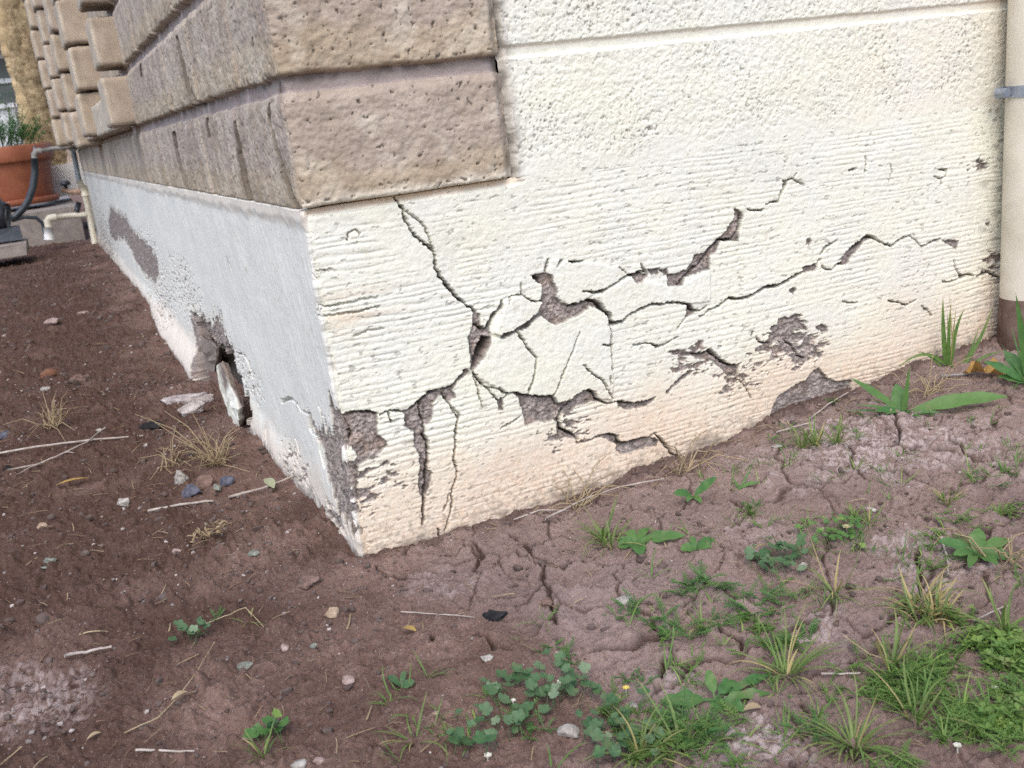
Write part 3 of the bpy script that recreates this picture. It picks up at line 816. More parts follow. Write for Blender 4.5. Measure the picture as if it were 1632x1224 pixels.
    o = link("stem_wall", me, M["stucco"], house)
    o["label"] = "cream painted stucco foundation wall with wide cracks and bare patches"
    return o
stem_wall()

def block_wall():
    """cream rough block wall right of the tan corner"""
    sa = axis([(0.262, .8, .0013, .0014), (.8, 1.35, .0014, .0022), (1.35, 6.0, .004, .4)])
    za = axis([(HS, 0.70, .0013, .0013), (.70, 1.0, .004, .02), (1.0, 2.5, .1, .3)])
    S_, Z_ = np.meshgrid(sa, za, indexing="ij")
    f1, f2, idv = worley(S_ + 0.003 * perlin(S_ * 90, Z_ * 90, 51), Z_, 130, 52)
    rough = sstep(0.420, 0.450, Z_ + 0.016 * fbm(S_, Z_, 24, 4, 53))
    pit = sstep(0.48, 0.92, fbm(S_, Z_, 150, 4, 54, 0.7) + .3 * fbm(S_, Z_, 14, 2, 60))
    n = fbm(S_, Z_, 120, 4, 55, 0.75)
    zj = 0.5665
    jt = 1 - sstep(0.005, 0.0085, np.abs(Z_ - zj - 0.0007 * fbm(S_, Z_, 20, 2, 56)))
    vj = 1 - sstep(0.010, 0.016, np.abs(S_ - 0.735))
    vj = np.maximum(vj * (Z_ < zj), (1 - sstep(0.010, 0.016, np.abs(S_ - 0.50))) * (Z_ > zj))
    flat = np.maximum(jt, vj * 0.35)
    h = rough * (1 - flat) * (0.0006 * n + 0.0005 * np.clip(0.5 - f1, 0, 1) - 0.0017 * pit) + 0.0022 * fbm(S_, Z_, 5, 3, 25) + 0.0004 * fbm(S_, Z_, 110, 4, 26, .65)
    h = h - 0.0035 * jt + 0.0010 * sstep(zj - .004, zj - .008, Z_) * sstep(.44, .50, Z_)
    h = h - 0.010 * sstep(0.008, 0.0, S_ - 0.262)
    px, py, nx, ny = perimeter(S_)
    P = np.stack([px + nx * h, py + ny * h, Z_], -1)
    dirt_dark = np.clip(0.60 * sstep(0.55, 1.0, pit) * rough * (1 - flat) * sstep(-.3, .5, fbm(S_, Z_, 12, 3, 58)), 0, 1)
    stain = 0.30 * jt * sstep(zj - .001, zj + 0.006, Z_) + 0.14 * sstep(.6, 1.15, S_)  # upper half of the joint browned: groove shade put into the colour
    dirt_dark = np.maximum(dirt_dark, 0.6 * sstep(0.02, 0.0, S_ - 0.264) * sstep(-.2, .4, fbm(S_, Z_, 30, 3, 59)))
    dirt_dark = np.maximum(dirt_dark, 0.16 * sstep(1.02, 1.15, S_))  # evenly darker towards the pipe
    ex = np.clip(0.5 * sstep(0.02, 0.006, S_ - 0.262), 0, 1)
    me = grid_mesh("block_wall", P, {"m": np.stack([ex, stain, dirt_dark, dirt_dark * 0], -1)})
    o = link("block_wall", me, M["stucco"], house)
    o["label"] = "rough pitted cream block wall beside the tan corner blocks"
block_wall()

CH = 0.1425     # course height
def corner_blocks():
    sa = axis([(-5.45, -2.0, .02, .008), (-2.0, -.7, .008, .0032), (-.7, -.014, .0032, .0017), (-.014, .014, .0012, .0012), (.014, .262, .0014, .0014)])
    za = axis([(HS, .72, .0015, .0015), (.72, 1.0, .003, .01), (1.0, 2.5, .05, .2)])
    S_, Z_ = np.meshgrid(sa, za, indexing="ij")
    left = S_ < 0
    Sw = S_ + 0.004 * fbm(S_, Z_, 12, 3, 101); Zw = Z_ + 0.0022 * fbm(S_, Z_, 16, 3, 102)
    k = np.floor((Zw - HS) / CH); t = (Zw - HS) / CH - k
    mort_b = 0.115
    inblk = sstep(0.0, 0.008, t) * sstep(1.0 - mort_b, 1.0 - mort_b - 0.022, t)
    slump = np.interp(t, [0, .03, .12, .5, .8, .86, 1], [.6, .95, 1.0, 1.0, .95, .5, 0.2])
    # left vertical joints
    off = np.where(np.mod(k, 2) == 0, 0.285, 0.20)
    u = (-S_ - off) / 0.305
    uj = np.abs(u - np.round(u)) * 0.305
    ju = np.round(u)
    jw = 0.006 * (1.4 - t) * (0.5 + ihash(ju, k, 7))
    vj = (1 - sstep(jw * 0.6, jw * 1.4 + 0.001, uj)) * left * (-S_ > 0.12) * (ihash(ju, k, 3) > 0.12)
    vj = vj * (k >= 0)
    edge_r = sstep(0.262, 0.246, S_)                # right end rounds off to the joint
    prot = np.where(left, np.where(k == 0, 0.003, 0.004 + 0.006 * sstep(-0.05, -0.5, S_)), np.where(k == 0, 0.008, 0.010))
    # second and higher courses stop short on the left wall
    face = inblk * (1 - vj)
    endm = np.where(k >= 1, sstep(1.62, 1.52, -S_ + 0.02 * np.sin(t * 3.1)), 1.0)
    prot = prot * endm
    h = prot * slump * (0.25 + 0.75 * inblk) - 0.004 * (1 - face) * (0.6 + 0.4 * left)
    h = h - vj * 0.006
    h = h - (1 - edge_r) * 0.012
    body = fbm(S_, Z_, 24, 4, 103, 0.62)
    lines = fbm(S_ * np.where(left, 1.6, 0.8), Z_ * np.where(left, 0.8, 1.1), 55, 4, 104, 0.65)
    pit = sstep(0.66, 0.95, fbm(S_, Z_, 120, 3, 105, 0.6) + 0.15 * fbm(S_, Z_, 7, 2, 106))
    h = h + face * (0.0013 * body + np.where(left, 0.0004, 0.0007) * lines + 0.0005 * fbm(S_, Z_, 170, 3, 120, .7) - 0.0022 * pit) + 0.0008 * fbm(S_, Z_, 60, 3, 107) - 0.0013 * (1 - face) * np.abs(body)
    # second course underside crumbles near the corner
    ck = np.zeros(S_.shape); ckd = np.zeros(S_.shape)
    for p in (l4([(1355, 440, 9), (1360, 530, 9), (1400, 680, 10), (1450, 850, 11), (1500, 1000, 12), (1545, 1110, 12)]), l4([(1390, 290, 4), (1392, 380, 4)]), l4([(785, 0, 8), (815, 120, 9), (840, 240, 10), (870, 360, 14), (905, 430, 20)]),
              l4([(1135, 550, 6), (1160, 760, 9), (1190, 900, 14), (1230, 1040, 18)]), l4([(735, 620, 12), (750, 720, 10), (790, 880, 8), (820, 970, 10)]), l4([(950, 535, 8), (965, 650, 9)]), l4([(535, 170, 8), (540, 250, 6)]),
              l4([(1255, 0, 4), (1260, 70, 5)])):
        field_crack(Sw, Zw, sa, za, to_sz([(a, b, w * 1.5 / 4.08) for a, b, w in p], True), ck, 0.0012, left=True)
        field_crack(Sw, Zw, sa, za, to_sz([(a, b, w * 2.6 / 4.08) for a, b, w in p], True), ckd, 0.0012, left=True)
    h = h - ck * 0.010
    h[:, 0] = -0.03
    px, py, nx, ny = perimeter(S_, 0.010)
    P = np.stack([px + nx * h, py + ny * h, Z_], -1)
    n5 = fbm(S_, Z_, 14, 4, 108)
    mo = np.clip((1 - face) * 0.95 + 0.45 * sstep(.80, .62, 1 - t + 0.10 * n5) * face + left * 0.18 * sstep(-.1, .6, n5), 0, 1)
    mo = np.where((k == 0) & left, np.clip(mo + 0.02, 0, 1), mo)
    pale = 0.85 * sstep(0.11, 0.03, t + 0.05 * n5) * (k == 0) * (~left) * face
    pale = np.maximum(pale, 0.35 * sstep(0.2, 0.7, fbm(S_ * np.where(left, 2.5, 1), Z_, 18, 4, 109)) * face)
    pale = np.maximum(pale, 0.30 * left * face * sstep(-.2, .5, fbm(S_ * 2, Z_ * .6, 9, 3, 119)))
    pale = np.maximum(pale, 0.55 * sstep(-0.45, -0.10, S_) * sstep(0.35, 0.05, t) * (k == 1) * sstep(-.1, .3, n5) * left)
    dirt_dark = np.clip(0.8 * pit * face + ckd * 0.7, 0, 1)
    und = sstep(0.05, 0.0, np.minimum(t, 0.05 + 0 * t)) * 0
    dirt_dark = np.maximum(dirt_dark, 0.55 * sstep(0.93, 0.985, t + 0.025 * n5) * sstep(-.4, .4, fbm(S_, Z_, 45, 3, 110)))  # broken dark band along the top of each course
    dirt_dark = np.maximum(dirt_dark, 0.65 * sstep(0.10, 0.02, t) * (k >= 1) * left * sstep(0.05, .45, fbm(S_ * 2, Z_, 45, 3, 111)))  # broken dark band along the lower edge of the upper courses
    dirt_dark = np.maximum(dirt_dark, 0.5 * (1 - edge_r) * sstep(-.3, .3, fbm(S_, Z_, 35, 3, 112)))
    dirt_dark = np.maximum(dirt_dark, 0.45 * left * sstep(-2.3, -4.5, S_) * sstep(.2, .9, t) * (k == 0))
    me = grid_mesh("tan_blockwork", P, {"m": np.stack([mo, pale, dirt_dark, dirt_dark * 0], -1)})
    o = link("tan_blockwork", me, M["tan"], house)
    o["label"] = "tan slump block courses wrapping the house corner with mauve mortar"
corner_blocks()

def rough_block(name, c, s, seed, parent, mat, pale=0.0, bul=0.10, n=14):
    """one rough block: a rounded, bulging, pitted box"""
    rng = np.random.RandomState(seed)
    vs = []; fs = []; cols = []
    lin = np.linspace(-1, 1, n)
    lin = np.sign(lin) * np.abs(lin) ** 0.55
    for ax in range(3):
        for sg in (-1, 1):
            b = len(vs)
            for a in lin:
                for d in lin:
                    p = np.zeros(3); p[ax] = sg; p[(ax + 1) % 3] = a; p[(ax + 2) % 3] = d
                    vs.append(p)
            for i in range(n - 1):
                for j in range(n - 1):
                    q = [b + i * n + j, b + (i + 1) * n + j, b + (i + 1) * n + j + 1, b + i * n + j + 1]
                    fs.append(q if sg > 0 else q[::-1])
    V = np.array(vs)
    r = np.abs(V) ** 13
    V = V / (r.sum(1, keepdims=True) ** (1 / 13.0)) * 1.0
    wob = np.stack([perlin(V[:, 1] * 1.3 + seed, V[:, 2] * 1.3 + V[:, 0], seed), perlin(V[:, 0] * 1.3 + seed, V[:, 2] * 1.3 + V[:, 1], seed + 1), perlin(V[:, 0] * 1.4 + seed, V[:, 1] * 1.4 + V[:, 2], seed + 2)], -1)
    V = V + 0.045 * wob + 0.02 * np.stack([perlin(V[:, 1] * 6, V[:, 2] * 6 + V[:, 0] * 5, seed + 5)] * 3, -1) * np.sign(V)
    P = np.asarray(c) + V * np.asarray(s) / 2
    me = bpy.data.meshes.new(name)
    me.from_pydata([tuple(p) for p in P], [], [tuple(f) for f in fs])
    a = me.attributes.new("m", 'FLOAT_COLOR', 'POINT')
    col = np.zeros((len(P), 4), np.float32)
    col[:, 0] = np.clip(0.12 + 0.35 * rng.rand(), 0, 1); col[:, 1] = np.clip(pale + 0.25 * (V[:, 0] < -0.8), 0, 1); col[:, 2] = np.clip(0.30 * (V[:, 2] < -0.85) + 0.35 * np.clip(perlin(V[:, 0] * 2 + seed * 3.1, V[:, 2] * 2 + V[:, 1] * 1.5, 5), 0, 1), 0, 1); col[:, 3] = 1  # sky-lit outer faces paled and shaded undersides darkened in the colour
    a.data.foreach_set("color", col.reshape(-1))
    me.polygons.foreach_set("use_smooth", np.ones(len(me.polygons), dtype=bool))
    me.update()
    return link(name, me, mat, parent)

# projecting header blocks: stacks that step out of the left wall, farther along it
hb = 0
for ci, (y0, dep, x_in, x_out, zs) in enumerate((
        (1.56, 0.16, 0.02, -0.066, range(1, 6)), (2.45, 0.20, 0.02, -0.082, range(1, 7)), (3.1, 0.20, 0.02, -0.092, range(1, 7)), (3.75, .20, .02, -.105, range(1, 8)), (4.45, .2, .02, -.125, range(1, 8)))):
    for k in zs:
        z0 = HS + CH * k
        if ci == 0:
            zc, hh = z0 + 0.062, 0.117
        else:
            zc, hh = z0 + CH * (0.5 if ci != 2 else 0.30), 0.136
        dx = 0.004 * math.sin(hb * 2.3)
        rough_block("header_block", ((x_in + x_out) / 2 + dx, y0 + dep / 2 + 0.012 * math.sin(hb * 1.7), zc), (x_in - x_out, dep, hh), 300 + hb, house, M["tan"], 0.12)
        hb += 1
# the bulging course that runs on to the pipes
for i in range(9):
    y0 = 1.78 + i * 0.40
    rough_block("ledge_block", (-0.012, y0 + .2, HS + CH * 1 + 0.045), (0.07 + 0.004 * i, 0.398, 0.095), 400 + i, house, M["tan"], 0.30)

# upper storey mass and roof: out of the frame, but they shade the place
mb = MB()
mb.box((3.06, 2.80, 1.25), (5.9, 5.3, 2.5)); mb.build("inner_wall", M["tan"], house, smooth=False)
mb = MB()
mb.box((3.0, 2.70, 2.60), (6.4, 5.9, 0.16)); mb.box((3.0, 2.70, 2.72), (6.1, 5.6, 0.08))
M["roof"] = plain_material("roof_felt", (0.25, 0.23, 0.21), (0.33, 0.30, 0.27), 12)
mb.build("roof", M["roof"], house, smooth=False)

# ------------------------------------------------------------------ small-shape builders
RNG = random.Random(11)

def Gv(pts):
    """many photograph points at once on to the ground"""
    D = np.array([ray(px, py) for px, py in pts])
    z = np.zeros(len(D))
    for _ in range(5):
        t = (z - CAM[2]) / D[:, 2]
        P = CAM + D * t[:, None]
        z = ground(P[:, 0], P[:, 1])
    t = (z - CAM[2]) / D[:, 2]
    P = CAM + D * t[:, None]
    P[:, 2] = z
    return P

def V(px, py, root, dd=0.0):
    """photograph point on the upright plane through a plant's root"""
    nh = np.array([CF[0], CF[1], 0.0]); nh /= np.linalg.norm(nh)
    d = ray(px, py)
    return CAM + d * (((np.asarray(root) - CAM) @ nh + dd) / (d @ nh))

def nrm(v):
    return v / (np.linalg.norm(v) + 1e-12)

def ribbon(mb, p0, p1, width, sag, prof, n=8, fold=0.25, tint=0.0, tip_tint=None, up=None, wav=0.0):
    """a leaf or blade: three verts per section along a bent spine"""
    p0 = np.asarray(p0, float); p1 = np.asarray(p1, float)
    pm = (p0 + p1) / 2 + np.asarray(sag, float)
    up = np.array([0, 0, 1.0]) if up is None else nrm(np.asarray(up, float))
    vs = []; fs = []; ts = []
    side0 = None
    for i in range(n + 1):
        t = i / n
        c = (1 - t) ** 2 * p0 + 2 * t * (1 - t) * pm + t * t * p1
        d = nrm(2 * (1 - t) * (pm - p0) + 2 * t * (p1 - pm))
        sd_ = np.cross(d, up)
        if np.linalg.norm(sd_) < 0.15:
            sd_ = side0 if side0 is not None else np.cross(d, np.array([0.6, -0.8, 0.0]))
        sd_ = nrm(sd_); side0 = sd_
        nn = nrm(np.cross(sd_, d))
        w = width * prof(t) / 2
        k = wav * w * math.sin(t * 17 + p0[0] * 90)
        vs += [c - sd_ * w + nn * (fold * w + k), c, c + sd_ * w + nn * (fold * w - k)]
        tt = tint if tip_tint is None else tint + (tip_tint - tint) * max(0, t - 0.6) / 0.4
        ts += [tt, tt * 0.9 + 0.06, tt]
    for i in range(n):
        a = i * 3
        fs += [(a, a + 1, a + 4, a + 3), (a + 1, a + 2, a + 5, a + 4)]
    mb.add(vs, fs, ts)

def blade_prof(t):
    return min(1.0, t * 6 + 0.45) * (1 - t ** 2.2) + 0.02

def oval_prof(t):
    return max(0.10, math.sin(math.pi * min(1, t ** 1.1)) ** 0.75) if t > 0.12 else 0.12

def toothed_prof(t):
    b = oval_prof(t)
    return b * (1 - 0.22 * abs(((t * 7) % 1.0) - 0.3))

def spoon_prof(t):
    return 0.16 if t < 0.25 else 0.16 + 0.84 * math.sin(math.pi * (0.12 + 0.88 * (t - 0.25) / 0.75)) ** 0.8 * (1 if t < 0.999 else 0.3)

def disc_leaf(mb, c, r, nrm_v, petiole_from, tint, rng, lobes=5, scal=0.12):
    n = lobes * 4
    z = nrm(nrm_v); a = nrm(np.cross(z, np.array([0.3, 0.9, 0.1]))); b = np.cross(z, a)
    vs = [np.asarray(c) - z * r * 0.22]; ts = [tint + 0.1]
    rot = rng.uniform(0, 6.28)
    for k in range(n):
        w = 2 * math.pi * k / n
        rr = r * (1 - scal + scal * abs(math.cos(lobes * w / 2.0)) * 2 - scal) * (0.55 if k == 0 else 1)
        vs.append(np.asarray(c) + (math.cos(w + rot) * a + math.sin(w + rot) * b) * rr + z * r * 0.10 * math.cos(lobes * w))
        ts.append(tint)
    fs = [(0, 1 + k, 1 + (k + 1) % n) for k in range(n)]
    mb.add(vs, fs, ts)
    mid = (np.asarray(c) + np.asarray(petiole_from)) / 2 + np.array([0, 0, r * 0.3])
    mb.tube([petiole_from, mid, vs[0]], max(0.0003, r * 0.06), 4, 0.3, False)

def tuft(mb, root, n, hgt, wid, rng, lean=(0, 0, 0), spread=1.0, dry=0.15, flat=0.0, prof=blade_prof):
    root = np.asarray(root, float)
    for i in range(n):
        a = rng.uniform(0, 6.283)
        L = hgt * rng.uniform(0.45, 1.15)
        sp = rng.uniform(0.2, 1.25) * spread
        d = nrm(np.array([math.cos(a) * sp + lean[0], math.sin(a) * sp + lean[1], (1.0 - flat) * rng.uniform(0.5, 1.0)]))
        p0 = root + np.array([math.cos(a), math.sin(a), 0]) * rng.uniform(0, 0.12) * hgt - np.array([0, 0, 0.002])
        p1 = p0 + d * L - np.array([0, 0, L * 0.38 * sp * sp])
        p1[2] = max(p1[2], root[2] + 0.002)
        sag = np.array([0, 0, 0.20 * L * (0.3 + sp)]) + np.array([rng.uniform(-1, 1), rng.uniform(-1, 1), rng.uniform(-.3, .5)]) * 0.15 * L
        tt = 1.0 if rng.random() < dry else rng.uniform(0, 0.25)
        ribbon(mb, p0, p1, wid * rng.uniform(0.35, 0.85), sag, prof, 7, 0.3, tt, min(1, tt + rng.choice([0, 0.1, 0.5])))

def feather(mb, root, n, r, rng, hgt=0.4):
    root = np.asarray(root, float)
    for i in range(n):
        a = rng.uniform(0, 6.283); L = r * rng.uniform(0.5, 1.1)
        d = nrm(np.array([math.cos(a), math.sin(a), rng.uniform(0.15, 1.0) * hgt * 2]))
        p1 = root + d * L
        tt = rng.uniform(0, 0.35)
        mb.tube([root, (root + p1) / 2 + np.array([0, 0, L * .1]), p1], 0.00045, 4, tt, False)
        for j in range(3, 9):
            t = j / 8.0
            c = root * (1 - t) + p1 * t + np.array([0, 0, L * .1 * 2 * t * (1 - t)])
            for sg in (-1, 1):
                q = nrm(np.cross(d, np.array([0, 0, 1.0]))) * sg + d * 0.7 + np.array([0, 0, rng.uniform(-.2, .4)])
                l2_ = L * 0.24 * (1.1 - 0.6 * t) * rng.uniform(0.7, 1.2)
                ribbon(mb, c, c + nrm(q) * l2_, l2_ * 0.36, (0, 0, 0.1 * l2_), oval_prof, 3, 0.2, tt)

def sprig(mb, root, rng, L, tint0=0.0, big=1.0):
    """low chickweed-like stem with pairs of small oval leaves"""
    root = np.asarray(root, float)
    a = rng.uniform(0, 6.283)
    d = nrm(np.array([math.cos(a), math.sin(a), rng.uniform(0.2, 0.9)]))
    p1 = root + d * L
    mb.tube([root, (root + p1) / 2 + np.array([0, 0, L * .12]), p1], 0.0006, 4, 0.2, False)
    k = 4
    for j in range(1, k + 1):
        t = j / k
        c = root * (1 - t) + p1 * t + np.array([0, 0, L * .24 * t * (1 - t)])
        w0 = rng.uniform(0, 3.14)
        for sg in (0, 1, 2) if j == k else (0, 1):
            w = w0 + sg * (math.pi if j < k else 2.1)
            q = nrm(np.array([math.cos(w), math.sin(w), rng.uniform(0.1, 0.6)]))
            l2_ = big * rng.uniform(0.006, 0.011)
            ribbon(mb, c, c + q * l2_, l2_ * rng.uniform(0.55, 0.8), (0, 0, 0.12 * l2_), oval_prof, 4, 0.25, min(1, tint0 + rng.uniform(0, 0.35)))

def pebble_arrays(seed, n=6, ang=0.35):
    rng = np.random.RandomState(seed)
    vs = []; fs = []
    lin = np.linspace(-1, 1, n)
    for ax in range(3):
        for sg in (-1, 1):
            b = len(vs)
            for a in lin:
                for d in lin:
                    p = np.zeros(3); p[ax] = sg; p[(ax + 1) % 3] = a; p[(ax + 2) % 3] = d
                    vs.append(p)
            for i in range(n - 1):
                for j in range(n - 1):
                    q = [b + i * n + j, b + (i + 1) * n + j, b + (i + 1) * n + j + 1, b + i * n + j + 1]
                    fs.append(q if sg > 0 else q[::-1])
    P = np.array(vs)
    P = P / ((np.abs(P) ** 2.4).sum(1, keepdims=True) ** (1 / 2.4))
    for _ in range(10):
        d = nrm(rng.normal(size=3)); lim = rng.uniform(0.52, 0.92)
        t = P @ d
        P = P - np.where(t > lim, (t - lim) * (0.55 + ang), 0)[:, None] * d
    w = 0.06 * np.stack([perlin(P[:, 1] * 1.7 + seed, P[:, 2] * 1.7 + P[:, 0], seed), perlin(P[:, 0] * 1.7, P[:, 2] * 1.7 + seed, seed + 1), perlin(P[:, 0] * 1.9 + seed, P[:, 1] * 1.9 + P[:, 2], seed + 2)], -1)
    return P + w, fs

def weld(me):
    import bmesh
    bm = bmesh.new(); bm.from_mesh(me)
    bmesh.ops.remove_doubles(bm, verts=bm.verts, dist=1e-6)
    bm.to_mesh(me); bm.free()
    me.polygons.foreach_set("use_smooth", np.ones(len(me.polygons), dtype=bool))

def stone(name, px, py, w_px, h_px, mat, label, cat="stone", group=None, rot=0.0, seed=1, rough=0.07, n=11, flat=0.75):
    """px,py = middle of the stone in the photograph; sizes in its pixels"""
    g = G(px, py + h_px * 0.35)
    k = depth_of(g) / F_PX
    sx = w_px * k; sz = max(h_px * k * 0.95, 0.002); sy = sx * flat
    P, fs = pebble_arrays(seed, n, 0.45)
    if rough:
        P = P * (1 + rough * fbm(P[:, 0] * 1.0 + P[:, 2] * 1.7 + seed, P[:, 1] - P[:, 2] * 0.8, 2.0, 4, seed, 0.6))[:, None]
    P = P * np.array([sx, sy, sz]) / 2
    a = rot + math.atan2(CR[1], CR[0])
    R_ = np.array([[math.cos(a), -math.sin(a), 0], [math.sin(a), math.cos(a), 0], [0, 0, 1]])
    P = P @ R_.T
    me = bpy.data.meshes.new(name)
    me.from_pydata([tuple(p) for p in P], [], [tuple(f) for f in fs])
    weld(me)
    o = link(name, me, mat, None, (g[0], g[1], g[2] + sz * 0.16))
    return tag(o, label, cat, group)

def twig(name, pts, r_px, mat, label, cat="twig", lift=0.003, arch=0.0, forks=(), group=None):
    P = []
    for x, y in pts:
        g = G(x, y); P.append(g)
    k = depth_of(P[0]) / F_PX
    r = max(r_px * k, 0.0007)
    Q = []
    for i in range(len(P) - 1):
        for t in np.linspace(0, 1, 5)[:-1]:
            Q.append(P[i] * (1 - t) + P[i + 1] * t)
    Q.append(P[-1])
    n = len(Q)
    Q = [q + np.array([RNG.uniform(-1, 1) * r * .7, RNG.uniform(-1, 1) * r * .7, lift + r + arch * math.sin(math.pi * i / (n - 1))]) for i, q in enumerate(Q)]
    mb = MB()
    mb.tube(Q, [r * (1.0 - 0.35 * i / n) * RNG.uniform(0.88, 1.1) for i in range(n)], 7)
    for (i0, px, py) in forks:
        q1 = G(px, py) + np.array([0, 0, lift + r])
        mb.tube([Q[i0], (Q[i0] + q1) / 2 + np.array([0, 0, .002]), q1], [r * .7, r * .55, r * .35], 6)
    return tag(mb.build(name, mat, None, Q[0]), label, cat, group)

# ------------------------------------------------------------------ gravel and litter: too many to count
M["gravel"] = leaf_material("gravel_mix", (0.085, 0.056, 0.046), (0.155, 0.110, 0.094), (0.55, 0.48, 0.44), 0.95, 160)
def scatter_gravel():
    rng = np.random.RandomState(5)
    base = []
    for sd_ in range(8):
        P, fs = pebble_arrays(900 + sd_, 3, 0.4)
        base.append((P, np.array(fs)))
    allv = []; allf = []; allt = []
    nb = 0
    def put(n, x0, x1, y0, y1, s0, s1, pw, dens=None, clods=False):
        nonlocal nb
        x = rng.uniform(x0, x1, n); y = rng.uniform(y0, y1, n)
        keep = ~((x > -0.004) & (y > -0.004))
        cl = fbm(x, y, 5, 3, 303)
        keep &= rng.rand(n) < np.clip(0.5 + 0.8 * cl, 0.08, 1)
        if dens is not None:
            keep &= rng.rand(n) < dens(x, y)
        x = x[keep]; y = y[keep]; z = ground(x, y)
        for i in range(len(x)):
            P, fs = base[rng.randint(8)]
            s = s0 + (s1 - s0) * rng.rand() ** pw
            a = rng.rand() * 6.28
            sc = np.array([s * rng.uniform(.8, 1.3), s * rng.uniform(.7, 1.1), s * rng.uniform(.5, .9)]) / 2
            p = P * sc
            c, q = math.cos(a), math.sin(a)
            p = np.stack([p[:, 0] * c - p[:, 1] * q, p[:, 0] * q + p[:, 1] * c, p[:, 2]], -1) + np.array([x[i], y[i], z[i] + sc[2] * 0.25])
            allv.append(p); allf.append(fs + nb); nb += len(p)
            u = rng.rand()
            allt.append(np.full(len(p), rng.uniform(0, .12) if clods else (1.0 if u > 0.90 else (0.45 if u > 0.78 else rng.uniform(0, .25)))))
    left = lambda x, y: np.where(x < 0.05, 1.0, 0.45)
    put(9500, -.5, .62, -.72, .15, .0006, .0024, 2.0, left)
    put(900, -.5, .55, -.66, .1, .0025, .0060, 2.2, left)
    put(9000, -.75, 0, -.2, 1.6, .0014, .0075, 2.2)
    put(650, -.75, 0, -.1, 1.8, .007, .018, 2.0, clods=True)
    put(520, -.5, .6, -.65, 0, .004, .012, 2.0, clods=True)
    put(500, -1.3, 0, 1.2, 5.0, .012, .035, 2.0, clods=True)
    put(4200, -1.2, 0, 1.2, 5.0, .003, .014, 2.0)
    put(420, 0.0, 1.15, -.055, -.007, .0010, .0045, 2.2)
    put(5200, 0.2, 1.7, -.6, 0, .0012, .0050, 2.5)
    put(300, -.2, 1.3, -.6, 0, .004, .012, 2.2, clods=True)
    V_ = np.concatenate(allv); F_ = np.concatenate(allf); T_ = np.concatenate(allt)
    me = bpy.data.meshes.new("gravel")
    me.vertices.add(len(V_)); me.vertices.foreach_set("co", V_.reshape(-1).astype(np.float32))
    me.loops.add(len(F_) * 4); me.loops.foreach_set("vertex_index", F_.reshape(-1).astype(np.int32))
    me.polygons.add(len(F_)); me.polygons.foreach_set("loop_start", np.arange(0, len(F_) * 4, 4, dtype=np.int32))
    me.polygons.foreach_set("loop_total", np.full(len(F_), 4, dtype=np.int32))
    me.update(calc_edges=True)
    a = me.attributes.new("tint", 'FLOAT', 'POINT'); a.data.foreach_set("value", T_.astype(np.float32))
    tag(link("gravel", me, M["gravel"]), "fine grit and crumbs of gravel strewn over the brown soil", "gravel", kind="stuff")
scatter_gravel()

def scatter_litter():
    mb = MB(); rng = random.Random(77)
    pts = []
    for i in range(620):
        u = rng.random()
        if u < 0.50: pts.append((rng.uniform(0, 420), rng.uniform(395, 900)))
        elif u < 0.62:
            t = rng.random(); pts.append((600 + t * 900 + rng.uniform(-10, 40), 872 - t * 290 + rng.uniform(0, 40)))
        elif u < 0.85: pts.append((rng.uniform(550, 1632), rng.uniform(800, 1224)))
        else: pts.append((rng.uniform(0, 560), rng.uniform(850, 1224)))
    for i in range(150):
        pts.append((rng.uniform(1370, 1632), rng.uniform(590, 660)) if i % 2 else (1040 + rng.uniform(0, 330), 0))
        if not i % 2:
            x = pts[-1][0]; pts[-1] = (x, 752 - (x - 1040) * .40 + rng.uniform(4, 34))
    P = Gv(pts)
    for g in P:
        if g[0] > -0.004 and g[1] > -0.004: continue
        L = rng.uniform(0.006, 0.026) * (1.0 + 0.5 * max(0, g[1])); a = rng.uniform(0, 6.28); w = L * rng.uniform(0.03, 0.09)
        d = np.array([math.cos(a), math.sin(a), rng.uniform(-.1, .25)]) * L / 2
        z = np.array([0, 0, 0.0025])
        ribbon(mb, g - d + z, g + d + z, max(w, 0.0007), (rng.uniform(-.1, .1) * L, rng.uniform(-.1, .1) * L, 0.06 * L), lambda t: 1 - 0.5 * t, 4, 0.4, rng.uniform(0, 1))
    o = mb.build("plant_litter", M["straw"])
    tag(o, "scraps of dry straw and stems lying on the soil", "litter", kind="stuff")
scatter_litter()

# ------------------------------------------------------------------ loose slabs at the broken place in the left wall
def prism(mb, front, x_front, dx, jit=0.004, seed=1, grey=(), base=0.0):
    """outline in the photograph put on the plane x = x_front, pushed in by dx"""
    rng = random.Random(seed)
    A = []
    for i, (px, py) in enumerate(front):
        a = np.array(on_plane(px, py, 0, x_front)); A.append(a)
    n = len(A)
    F = []
    cen = sum(A) / n
    ring0 = [a + np.array([rng.uniform(-jit, jit), 0, 0]) for a in A]
    ring1 = [a + np.array([dx * .5 + rng.uniform(-jit, jit), rng.uniform(-jit, jit) * 2, rng.uniform(-jit, jit)]) for a in A]
    ring2 = [cen + (a - cen) * 0.9 + np.array([dx, rng.uniform(-jit, jit) * 2, rng.uniform(-jit, jit)]) for a in A]
    mid = [cen + (a - cen) * 0.45 + np.array([-0.004 + rng.uniform(-jit, jit), 0, 0]) for a in A]
    vs = mid + ring0 + ring1 + ring2
    fs = [tuple(range(n))]
    for r in range(3):
        for i in range(n):
            fs.append((r * n + i, r * n + (i + 1) % n, (r + 1) * n + (i + 1) % n, (r + 1) * n + i))
    fs.append(tuple(reversed(range(3 * n, 4 * n))))
    fr = [1.0 if i in grey else base for i in range(n)]
    ts = fr + fr + [1.0] * n + [1.0] * n
    mb.add(vs, fs, ts)

